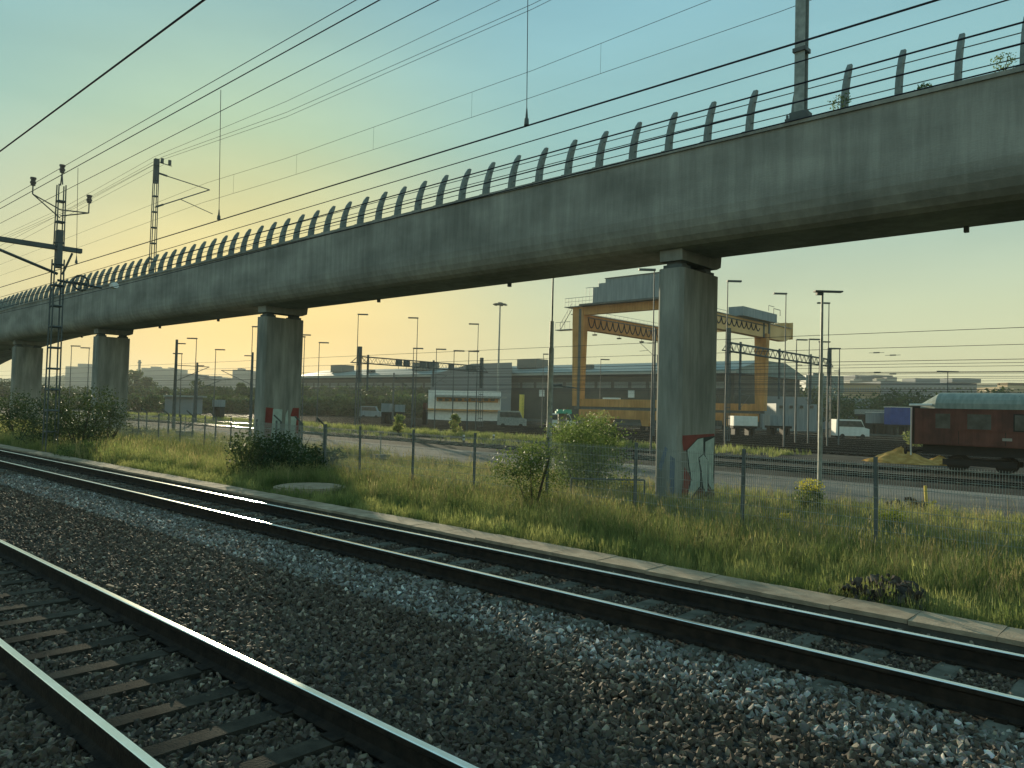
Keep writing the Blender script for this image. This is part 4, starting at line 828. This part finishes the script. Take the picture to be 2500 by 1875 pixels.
c_ = Gd(1221, 744, 210); t = thing('floodlight_mast', 'very tall thin mast with a flat crown of floodlights above the hall', 'floodlight mast', (c_.x, c_.y, -.7))
mb = MB(); mb.bar((c_.x, c_.y, -1), (c_.x, c_.y, c_.z), .34, 8, .2); mb.build('pole', galv, t)
mb = MB(); mb.disc((c_.x, c_.y), 1.75, c_.z, c_.z+.25, 14)
for i in range(6): a = i*1.047; mb.disc((c_.x+1.6*math.cos(a), c_.y+1.6*math.sin(a)), .45, c_.z-.12, c_.z+.12, 8)
mb.disc((c_.x, c_.y), .7, c_.z+.25, c_.z+.6, 10); mb.build('crown', darksteel, t)
# single catenary masts of the yard with brackets
for px, y0t, D, ztop, lab, dr in ((432, 829, 78, None, 'thick mast with a bracket reaching right, between third and second pier', 1), (482, 885, 100, None, 'smaller mast behind the thick one', 1), (617, 860, 85, None, 'mast at the left side of the second pier', -1), (1010, 895, 120, None, 'mast with brackets before the far roofs', -1),
        (1600, 800, 95, None, 'mast with insulators left of the nearest pier', -1), (1945, 885, 125, None, 'mast with cross arm behind the right portal', 1), (2049, 900, 130, None, 'thin mast right of the right portal', -1), (962, 910, 150, None, 'thin distant mast before the dark roof', 1)):
    c_ = Gd(px, y0t, D); t = thing('catenary_mast', lab, 'catenary mast', (c_.x, c_.y, -.7), 'single catenary masts of the yard')
    mb = MB(); w_ = .12 + D*.0004; mb.bar((c_.x, c_.y, -.8), (c_.x, c_.y, c_.z), w_*1.2, 6, w_*.8); mb.build('mast', darksteel, t)
    mb = MB(); small_cant(mb, (c_.x, c_.y, c_.z-3.6 if px != 432 else c_.z-4.2), RIGHT*dr if px in (432, 617) else Vector((0, dr, 0)), 3.4); mb.bar((c_.x, c_.y, c_.z-.4), Vector((c_.x, c_.y, c_.z-.4))+RIGHT*.9*dr, .06); mb.build('bracket', darksteel, t)
# yard overhead wires
k_ = 0
for y, z in ((43, 6.2), (50.2, 6.0), (64.5, 5.9), (70, 6.0), (75.5, 5.8), (81, 6.0), (87, 6.0), (93, 6.1), (99.5, 6.1), (107, 6.0)):
    for dz, r_ in ((-.75, .016), (.75, .016)):
        wire('yard %s wire, one of many parallel lines low in the sky' % ('contact' if dz < 0 else 'carrier'), [(60, y, z+dz-.4), (-18, y, z+dz), (-82.5, y+.3, z+dz), (-180, y, z+dz), (-400, y, z+dz)], r_*.6 + y*.00011, 'overhead wires of the yard, %s' % ('contact' if dz < 0 else 'carrier'))
for px, py, D in ((2140, 861, 75), (2180, 867, 75), (2142, 909, 70), (2180, 913, 70)):
    c_ = Gd(px, py, D); mb = MB(); mb.bar(c_-Vector((.7, 0, 0)), c_+Vector((.7, 0, 0)), .02); mb.bar(c_-Vector((.28, 0, 0)), c_+Vector((.28, 0, 0)), .06, 6)
    o = mb.build('section_insulator', darksteel); tag(o, {861:'upper left section insulator hanging in the wires above the tan building', 867:'upper right section insulator in the wires above the tan building', 909:'lower left section insulator just over the rooftops', 913:'lower right section insulator just over the rooftops'}[py], 'insulator', 'section insulators in the yard wires')

# ---------------------------------------------------------------- buildings
def block(c0, w, d, h0, h1, mb, k=0): # box turned to the camera heading: c0 = near left bottom corner
    p = Vector((c0.x, c0.y, h0)); mb.obox(p + RIGHT*w/2 + FWD*d/2 + Vector((0, 0, (h1-h0)/2)), RIGHT*w/2, FWD*d/2, Vector((0, 0, (h1-h0)/2)), k)
def fbox(mb, pxa, pxb, ytop, D, depth, zb=-1.2, k=0, ybot=None):
    a = Gd(pxa, ytop, D); b = Gd(pxb, ytop, D); zb_ = zb if ybot is None else Gd((pxa+pxb)/2, ybot, D).z; block(a, (b-a).dot(RIGHT), depth, zb_, a.z*.5+b.z*.5, mb, k)
# long depot hall, parallel to the tracks
hx0, hx1, hy0 = -285, -88, 176
t = thing('depot_hall', 'long dark depot hall with a teal metal roof behind the crane', 'hall', ((hx0+hx1)/2, hy0+15, -.7))
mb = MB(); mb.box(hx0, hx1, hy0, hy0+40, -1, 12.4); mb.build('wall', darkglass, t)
mb = MB(); mb.prism([(hy0-1.5, 12.4), (hy0-1.5, 13.2), (hy0+14, 16.4), (hy0+28, 16.4), (hy0+42, 13.2), (hy0+42, 12.4)], hx0-1, hx1+1, 'x'); rf = mb.build('roof', teal_roof, t)
for i in range(7):
    x = hx1-22-i*26; mb = MB(); mb.box(x-4, x+4, hy0+6, hy0+12, 15.0, 18.0) if i % 2 == 0 else mb.box(x-1.5, x+1.5, hy0+3, hy0+5, 14.0, 15.6); mb.build('roof_unit', darksteel, rf)
mb = MB(); mb.box(hx0-1.2, hx1+1.2, hy0-1.8, hy0-1.5, 12.3, 12.8); mb.build('gutter', galv, t)
wb = MB(); wb.box(-2.3, 2.3, -.06, .02, 0, 1.7); wbm = wb.mesh('window', M('hall_window_band', (.12, .15, .15), .3)); w0 = None
for i in range(34):
    x = hx1-5-i*5.7
    if w0 is None: w0 = obj('window', wbm, t); w0.location = (x, hy0, 8.6)
    else: dup_child(w0, t, (x, hy0, 8.6))
for i, x in enumerate((-262, -200, -150, -118)): mb = MB(); mb.box(x-1, x+1, hy0-.2, hy0+.02, 6.0, 8.0); mb.build('wall_sign', white_m, t)
for i, x in enumerate((-160, -156, -146)): mb = MB(); mb.box(x-.5, x+.5, hy0-14, hy0-13, -.7, 6.2); tag(mb.build('yellow_post', yellow_m), 'tall yellow post before the depot hall, %s' % ('leftmost', 'middle one', 'nearest the crane leg')[i], 'post', 'yellow posts before the depot hall')
t = thing('hall_gable', 'grey hall wing with sloping roof left of the long depot hall', 'hall', (-300, 185, -.7)); a = Gd(1052, 915, 235); b = Gd(1152, 888, 235)
mb = MB(); p = [a, b, Gd(1250, 885, 235)]; base = [Vector((v.x, v.y, -1)) for v in p]; q = [v+FWD*35 for v in p]; qb = [v+FWD*35 for v in base]
V = p+base+q+qb; mb.add(V, [(0,1,4,3),(1,2,5,4),(6,7,1,0),(7,8,2,1),(9,6,0,3),(2,8,11,5),(9,10,7,6),(10,11,8,7)]); mb.build('wall', greyb, t)
t = thing('office_pavilion', 'low white two storey site building with an orange band, before the dark hall', 'building', tuple(Gd(1130, 1005, 165)))
mb = MB(); fbox(mb, 1046, 1222, 954, 165, 10); mb.build('wall', white_m, t)
mb = MB(); fbox(mb, 1062, 1237, 966, 163.5, 1.4, ybot=971); mb.build('canopy', galv, t); mb = MB(); fbox(mb, 1066, 1216, 972, 164.8, .5, ybot=981); mb.build('orange_band', orange_m, t)
for i in range(9):
    mb = MB(); fbox(mb, 1070+i*16, 1080+i*16, 973, 164.6, .5, ybot=979); mb.build('window', glass_m, t)
mb = MB(); fbox(mb, 1040, 1222, 999, 164.0, .9, ybot=1003); mb.build('plinth', orange_m, t)
def bld(lab, pxa, pxb, yt, D, depth, mat, units=(), name='building', rows=None, group=None, winmat=None):
    c = Gd((pxa+pxb)/2, 1000, D); t = thing(name, lab, 'building', (c.x, c.y, -1), group); mb = MB(); fbox(mb, pxa, pxb, yt, D, depth); mb.build('wall', mat, t)
    for (ua, ub, uy, ux) in units: mb = MB(); fbox(mb, ua, ub, uy, D+ux, depth*.3, ybot=yt-.0); mb.build('roof_unit', mat if ux else greyb, t)
    if rows:
        n_, y0_, y1_, wfrac = rows; m_ = MB(); st = (pxb-pxa)/n_; m0 = None
        for i in range(n_):
            m_ = MB(); fbox(m_, pxa+st*(i+.5-wfrac/2), pxa+st*(i+.5+wfrac/2), y0_, D-.25, .4, ybot=y1_); m_.build('window', winmat or glass_m, t)
    return t
bld('long tan industrial building with a row of tall slits, right of the right portal', 1968, 2150, 935, 330, 40, tan_m, (), rows=(30, 946, 957, .45), winmat=beige_m)
bld('shaded wing of the tan building behind the maroon coach', 2150, 2385, 934, 345, 40, greyb, ((2235, 2295, 924, 5), (2325, 2395, 924, 5)), rows=(22, 946, 949, .5))  # grey instead of tan: the wing's shade is painted into its wall
bld('pale blocky building above the tan roof', 2088, 2135, 916, 420, 25, greyb, ((2130, 2180, 922, 4), (2100, 2120, 928, -3)))
bld('pale rooftop structures over the tan building', 2075, 2200, 930, 400, 15, beige_m, ((2085, 2105, 925, 1), (2140, 2160, 924, 2), (2165, 2190, 921, 3)))
bld('teal box building behind the right portal mast', 1968, 2060, 917, 300, 20, teal_roof, ((1985, 2012, 911, 2),))
bld('distant tan building at the right edge', 2440, 2560, 946, 420, 30, tan_m, ((2460, 2540, 935, 3),))
bld('low dark blue shed row before the tan building', 1790, 2175, 970, 200, 12, greyb)
bld('dark low shed right of the nearest pier', 1755, 1850, 966, 190, 14, darkglass, ((1770, 1800, 964, 1),))
bld('pale flat sheds behind the parked wagons', 1895, 1995, 986, 150, 8, house_m, rows=(4, 990, 997, .3))
GHZ = 'far hazy buildings on the horizon'
bld('long hazy apartment slab on the hill between third and second pier', 345, 428, 899, 780, 30, greyb, ((368, 386, 895, 5), (410, 418, 897, 5)), group=GHZ)
bld('hazy slab left of the third pier', 160, 232, 895, 760, 30, greyb, ((190, 220, 888, 4),), group=GHZ)
bld('low hazy hall with a dark round roof', 428, 475, 912, 620, 30, greyb, group=GHZ)
bld('long low hazy building right of the round roof', 494, 552, 921, 640, 24, greyb, ((505, 535, 918, 3),), group=GHZ)
bld('squat hazy tower block near the second pier', 568, 604, 903, 700, 30, greyb, ((580, 592, 899, 4),), group=GHZ)
bld('dark flat hall roof behind the left portal', 922, 985, 920, 420, 50, greyb, ((975, 1045, 911, 4), (1008, 1025, 905, 8)), group=GHZ)
bld('dark stepped roofs between portal and hall', 985, 1052, 914, 430, 40, greyb, group=GHZ)
t = thing('church', 'tiny hazy church spire between second pier and left portal', 'church', tuple(Gd(813, 950, 900)))
a = Gd(813, 912, 900); b = Gd(813, 930, 900); mb = MB(); mb.bar((a.x, a.y, b.z-8), (a.x, a.y, a.z+1), 3.6, 8, .2); mb.build('spire', greyb, t); mb = MB(); mb.box(a.x-3, a.x+3, a.y-3, a.y+3, -1, b.z-8); mb.build('tower', greyb, t)
t = thing('chimney', 'thin hazy chimney right of the third pier', 'chimney', tuple(Gd(341, 950, 600))); a = Gd(341, 879, 600); mb = MB(); mb.bar((a.x, a.y, -1), (a.x, a.y, a.z), 1.1, 10, .9); mb.build('shaft', greyb, t); mb = MB(); mb.bar((a.x, a.y, a.z-2.5), (a.x, a.y, a.z-1.5), 1.4, 10); mb.build('ring', greyb, t)
# blue container, wagons, kiosk, vans
def container(pxa, pxb, yt, yb, D, mat, lab, name='container', rib=9, cat='container', lid=True):
    a = Gd(pxa, yt, D); b = Gd(pxb, yt, D); w = (b-a).dot(RIGHT); zb = Gd((pxa+pxb)/2, yb, D).z; t = thing(name, lab, cat, (a.x, a.y, zb)); zt = (a.z+b.z)/2
    mb = MB(); block(a, w, 2.5, zb, zt, mb)
    for i in range(rib): p = Vector((a.x, a.y, zb)) + RIGHT*(w*(i+.5)/rib) - FWD*.03; mb.obox(p+Vector((0, 0, (zt-zb)/2)), RIGHT*w/rib*.22, FWD*.04, Vector((0, 0, (zt-zb)/2-.1)))
    mb.build('body', mat, t)
    if zb > -.3:                                    # it stands on a low wagon or on legs
        mb = MB(); block(Vector((a.x, a.y, 0)) + FWD*.2, w, 2.1, max(-.2, zb-.35), zb-.003, mb)
        for q_ in (.12, .3, .7, .88): block(Vector((a.x, a.y, 0)) + RIGHT*(w*q_-.15) + FWD*.3, .3, 1.9, -.75, max(-.2, zb-.35)-.003, mb)
        mb.build('underframe', under_m, t)
    if lid: mb = MB(); block(a-RIGHT*.1-FWD*.1, w+.2, 2.7, zt, zt+.12, mb); mb.build('top_rail', white_m, t)
    return t
container(2175, 2228, 995, 1037, 140, blue_m, 'blue container standing left of the maroon coach')
container(2128, 2175, 1008, 1034, 144, house_m, 'pale grey container with faded marks, left of the blue one')
container(2100, 2175, 1000, 1012, 152, galv, 'grey roofed wagon behind the pale container', lid=False)
container(1792, 1850, 1016, 1040, 108, white_m, 'white trailer behind the yard tracks right of the nearest pier', 'trailer', 3, 'trailer', False)
container(1880, 1935, 1014, 1040, 112, house_m, 'grey trailer behind the yard tracks below the right portal', 'trailer', 4, 'trailer', False)
container(1440, 1448, 1023, 1037, 108, white_m, 'tiny white box before the crane', rib=2, lid=False)
t = thing('yard_kiosk', 'small kiosk with a green canopy beside the orange crane leg', 'kiosk', tuple(Gd(1375, 1030, 105))); mb = MB(); fbox(mb, 1362, 1396, 1000, 105, 3, ybot=1004); fbox(mb, 1358, 1396, 1004, 104.5, 3, ybot=1010); mb.build('canopy', green_m, t); mb = MB(); fbox(mb, 1364, 1384, 1009, 106, 2); mb.build('cabin', beige_m, t)
t = thing('relay_hut', 'dark low hut with a flat roof between the third and second pier', 'hut', tuple(Gd(435, 1000, 85))); mb = MB(); fbox(mb, 403, 470, 969, 150, 5); mb.build('wall', greyb, t); mb = MB(); fbox(mb, 399, 473, 965, 149.2, 6.6, ybot=969); mb.build('roof', galv, t); mb = MB(); fbox(mb, 410, 425, 975, 149.8, .5); mb.build('door', greyb, t)
for pxa, pxb, yt, yb, lab, m_ in ((519, 536, 976, 993, 'small grey cabinet on legs at the yard edge', house_m), (931, 952, 985, 1006, 'left grey relay cabinet before the trees', house_m), (964, 984, 988, 1006, 'right grey relay cabinet before the trees', house_m), (1033, 1040, 983, 1000, 'brown shed left of the white site building', carr_m)):
    container(pxa, pxb, yt, yb, 120, m_, lab, 'cabinet', 2, 'cabinet', False)
def van(px, py, D, w, mat, lab):
    c = Gd(px, py, D); t = thing('parked_van', lab, 'van', (c.x, c.y, -.7), 'vans parked at the far yard edge'); mb = MB(); h = w*.42
    prof = [(-w/2, -.3), (w/2, -.3), (w/2, h*.35), (w*.36, h*.45), (w*.26, h), (-w/2+.1, h)]
    o = Vector((c.x, c.y, 0)); n_ = len(prof); mb.add([o+RIGHT*p[0]+Vector((0, 0, p[1]))-FWD*.9 for p in prof] + [o+RIGHT*p[0]+Vector((0, 0, p[1]))+FWD*.9 for p in prof], [(i, (i+1) % n_, n_+(i+1) % n_, n_+i) for i in range(n_)]+[tuple(range(n_)), tuple(range(2*n_-1, n_-1, -1))]); mb.build('body', mat, t)
    mb = MB(); mb.add([o+RIGHT*p[0]+Vector((0, 0, p[1]))-FWD*.92 for p in ((w*.34, h*.48), (w*.25, h*.9), (-w*.4, h*.9), (-w*.4, h*.5))], [(0, 1, 2, 3)]); mb.build('window', glass_m, t)
    for s in (-.3, .3): mb = MB(); q = o+RIGHT*w*s+Vector((0, 0, -.35)); mb.bar(q-FWD*.95, q-FWD*.7, .33, 12); mb.bar(q+FWD*.7, q+FWD*.95, .33, 12); mb.build('wheel', under_m, t)
van(798, 988, 190, 4.6, beige_m, 'white van catching the sun beside the left portal'); van(905, 1000, 170, 4.6, house_m, 'pale grey van left of the relay cabinets'); van(1250, 1010, 120, 4.6, galv, 'grey van before the depot hall'); van(1370, 1040, 112, 4.2, white_m, 'white van under the green canopy'); van(2075, 1026, 110, 4.8, white_m, 'white van left of the pale container')
for px, D, h, r, s in ((2400, 150, 7.5, 6, 1), (2440, 145, 8.5, 6, 2), (2360, 160, 6.5, 6, 3), (2310, 170, 5.5, 7, 4), (2260, 170, 5.2, 7, 5), (2210, 165, 6, 7, 6), (2490, 150, 5, 7, 7)):
    c = Gd(px, 1040, D); tree((c.x, c.y, -.8), r, h, ['dark round tree above the maroon coach roof', 'tallest dark tree above the maroon coach', 'bushy tree above the maroon coach, left of the tallest', 'low tree behind the coach roof start', 'low tree behind the blue container', 'dark tree left of the coach above the blue container', 'low tree at the right picture edge'][s-1], 'trees behind the maroon coach', 200+s, 1500, .45)

# ---------------------------------------------------------------- far trees and hills
def ridge(name, pts, D, depth, mat):                  # wooded hill: (px, py) of its skyline, at distance D
    mb = MB(); P = [Gd(px, py, D) for px, py in pts]; n = len(P); rows = []
    rs = random.Random(3)
    rows.append([Vector((p.x, p.y, -1.2)) - FWD*depth for p in P]); rows.append([p*.5 + Vector((p.x, p.y, -1))*.5 - FWD*depth*.45 for p in P]); rows.append([p+Vector((0, 0, rs.uniform(-.8, .8))) for p in P]); rows.append([Vector((p.x, p.y, p.z*.9))+FWD*depth*.6 for p in P]); rows.append([Vector((p.x, p.y, -1.2))+FWD*depth for p in P])
    V = [v for r_ in rows for v in r_]; mb.add(V, [(j*n+i, j*n+i+1, (j+1)*n+i+1, (j+1)*n+i) for j in range(4) for i in range(n-1)]); return struct(mb.build(name, mat))
def sky_pts(a, b, base, amp, seed, step=6):
    rs = random.Random(seed); return [(x, base(x) + amp*rs.uniform(-1, 1)) for x in range(a, b, step)]
ridge('hill', sky_pts(-260, 660, lambda x: 925 - 12*math.exp(-((x-240)/140.)**2), 1.5, 1), 1100, 120, hill_m)
ridge('hill', sky_pts(560, 1060, lambda x: 931 + 2*math.sin(x/60.), 1.3, 2), 900, 90, hill_m)
ridge('hill', sky_pts(1560, 2640, lambda x: 928 + (x-1700)*.016 + 3*math.sin(x/70.), 1.6, 3), 800, 90, hill_m)
rs = random.Random(12); GT = 'trees along the far edge of the yard'
spots = [(-60, 918, 260), (-10, 925, 240), (40, 930, 240), (95, 938, 230), (130, 944, 220), (300, 905, 300), (330, 895, 330), (352, 915, 300), (318, 940, 230), (365, 925, 320), (395, 948, 230), (330, 965, 170), (370, 972, 160), (488, 925, 250), (505, 930, 270), (520, 938, 240), (543, 945, 220), (560, 950, 230), (585, 930, 230), (596, 940, 220), (470, 950, 240), (612, 950, 220),
         (745, 945, 260), (770, 950, 250), (800, 940, 270), (830, 944, 260), (855, 950, 240), (885, 948, 240), (905, 952, 230), (930, 945, 240), (955, 950, 230), (980, 956, 220), (1000, 950, 230), (1020, 960, 210), (1036, 952, 240), (840, 965, 190), (890, 968, 185), (930, 972, 180), (1765, 935, 330), (1795, 930, 340), (1830, 934, 330), (1880, 930, 330), (1905, 936, 320), (1940, 940, 310), (1870, 955, 240), (1850, 958, 230), (2000, 970, 190), (2050, 975, 180)]
wh = ['left of the third pier', 'between third and second pier', 'between second pier and left portal', 'behind the left portal', 'right of the nearest pier']
cnt = {}
ORD = ['leftmost', 'second from left', 'third from left', 'fourth from left', 'fifth from left', 'sixth from left', 'seventh from left', 'eighth from left', 'ninth from left', 'tenth from left', 'eleventh from left', 'twelfth from left']
spots.sort()
for i, (px, py, D) in enumerate(spots):
    c = Gd(px, 1000, D); top = Gd(px, py, D).z; h = max(4, top+.9); r = h*rs.uniform(.42, .62); reg = 0 if px < 230 else 1 if px < 640 else 2 if px < 860 else 3 if px < 1100 else 4
    shape = 'slim pointed' if (px in (300, 330, 352, 596, 585)) else ('broad' if r > h*.52 else 'rounded')
    if shape == 'slim pointed': r = h*.24
    kk = (shape, reg); cnt[kk] = cnt.get(kk, 0) + 1
    tree((c.x, c.y, -.9), r, h, '%s hazy tree %s, %s there' % (shape, wh[reg], ORD[cnt[kk]-1]), GT, 300+i, 950, .028*h+.25)

for k_, (lab, pts, D, dp_) in enumerate((('continuous belt of distant trees behind the yard at the left', sky_pts(-120, 1060, lambda x: 950 + 4*math.sin(x/31.) + 3*math.sin(x/13.), 3, 7, 9), 250, 6),
        ('nearer belt of bushes along the far yard edge at the left', sky_pts(-60, 1040, lambda x: 970 + 4*math.sin(x/23.), 3, 8, 8), 185, 4), ('belt of trees behind the maroon coach', sky_pts(2060, 2620, lambda x: 966 - (x > 2180)*6 + 5*math.sin(x/40.), 4, 9, 9), 170, 5), ('hazy belt of trees right of the nearest pier', sky_pts(1740, 1990, lambda x: 945 + 4*math.sin(x/17.), 3, 10, 7), 280, 6))):
    cl = []
    for px, py in pts:
        c = Gd(px, py, D); h = max(2.5, c.z + .8); cl.append(((c.x+rs.uniform(-dp_, dp_), c.y+rs.uniform(-dp_, dp_), -.8+h*.5), (h*.5, h*.5, h*.5)))
    o = leaves('tree_belt', cl, int(len(cl)*260), .0024*D, leaf_far, None, 500+k_); tag(o, lab, 'trees', None, 'stuff')

# ---------------------------------------------------------------- the air
hz = MB(); hz.box(-2500, 400, -220, 2550, -2.2, 62)
o = hz.build('haze', None); o.data.materials.clear(); o['kind'] = 'stuff'
hm = bpy.data.materials.new('haze'); hm.use_nodes = True; nn = hm.node_tree.nodes; nn.remove(nn['Principled BSDF'])
pv = nn.new('ShaderNodeVolumePrincipled'); pv.inputs['Color'].default_value = (.86, .90, .80, 1); pv.inputs['Density'].default_value = HAZE; pv.inputs['Anisotropy'].default_value = .15
hm.node_tree.links.new(pv.outputs[0], nn['Material Output'].inputs['Volume']); o.data.materials.append(hm)
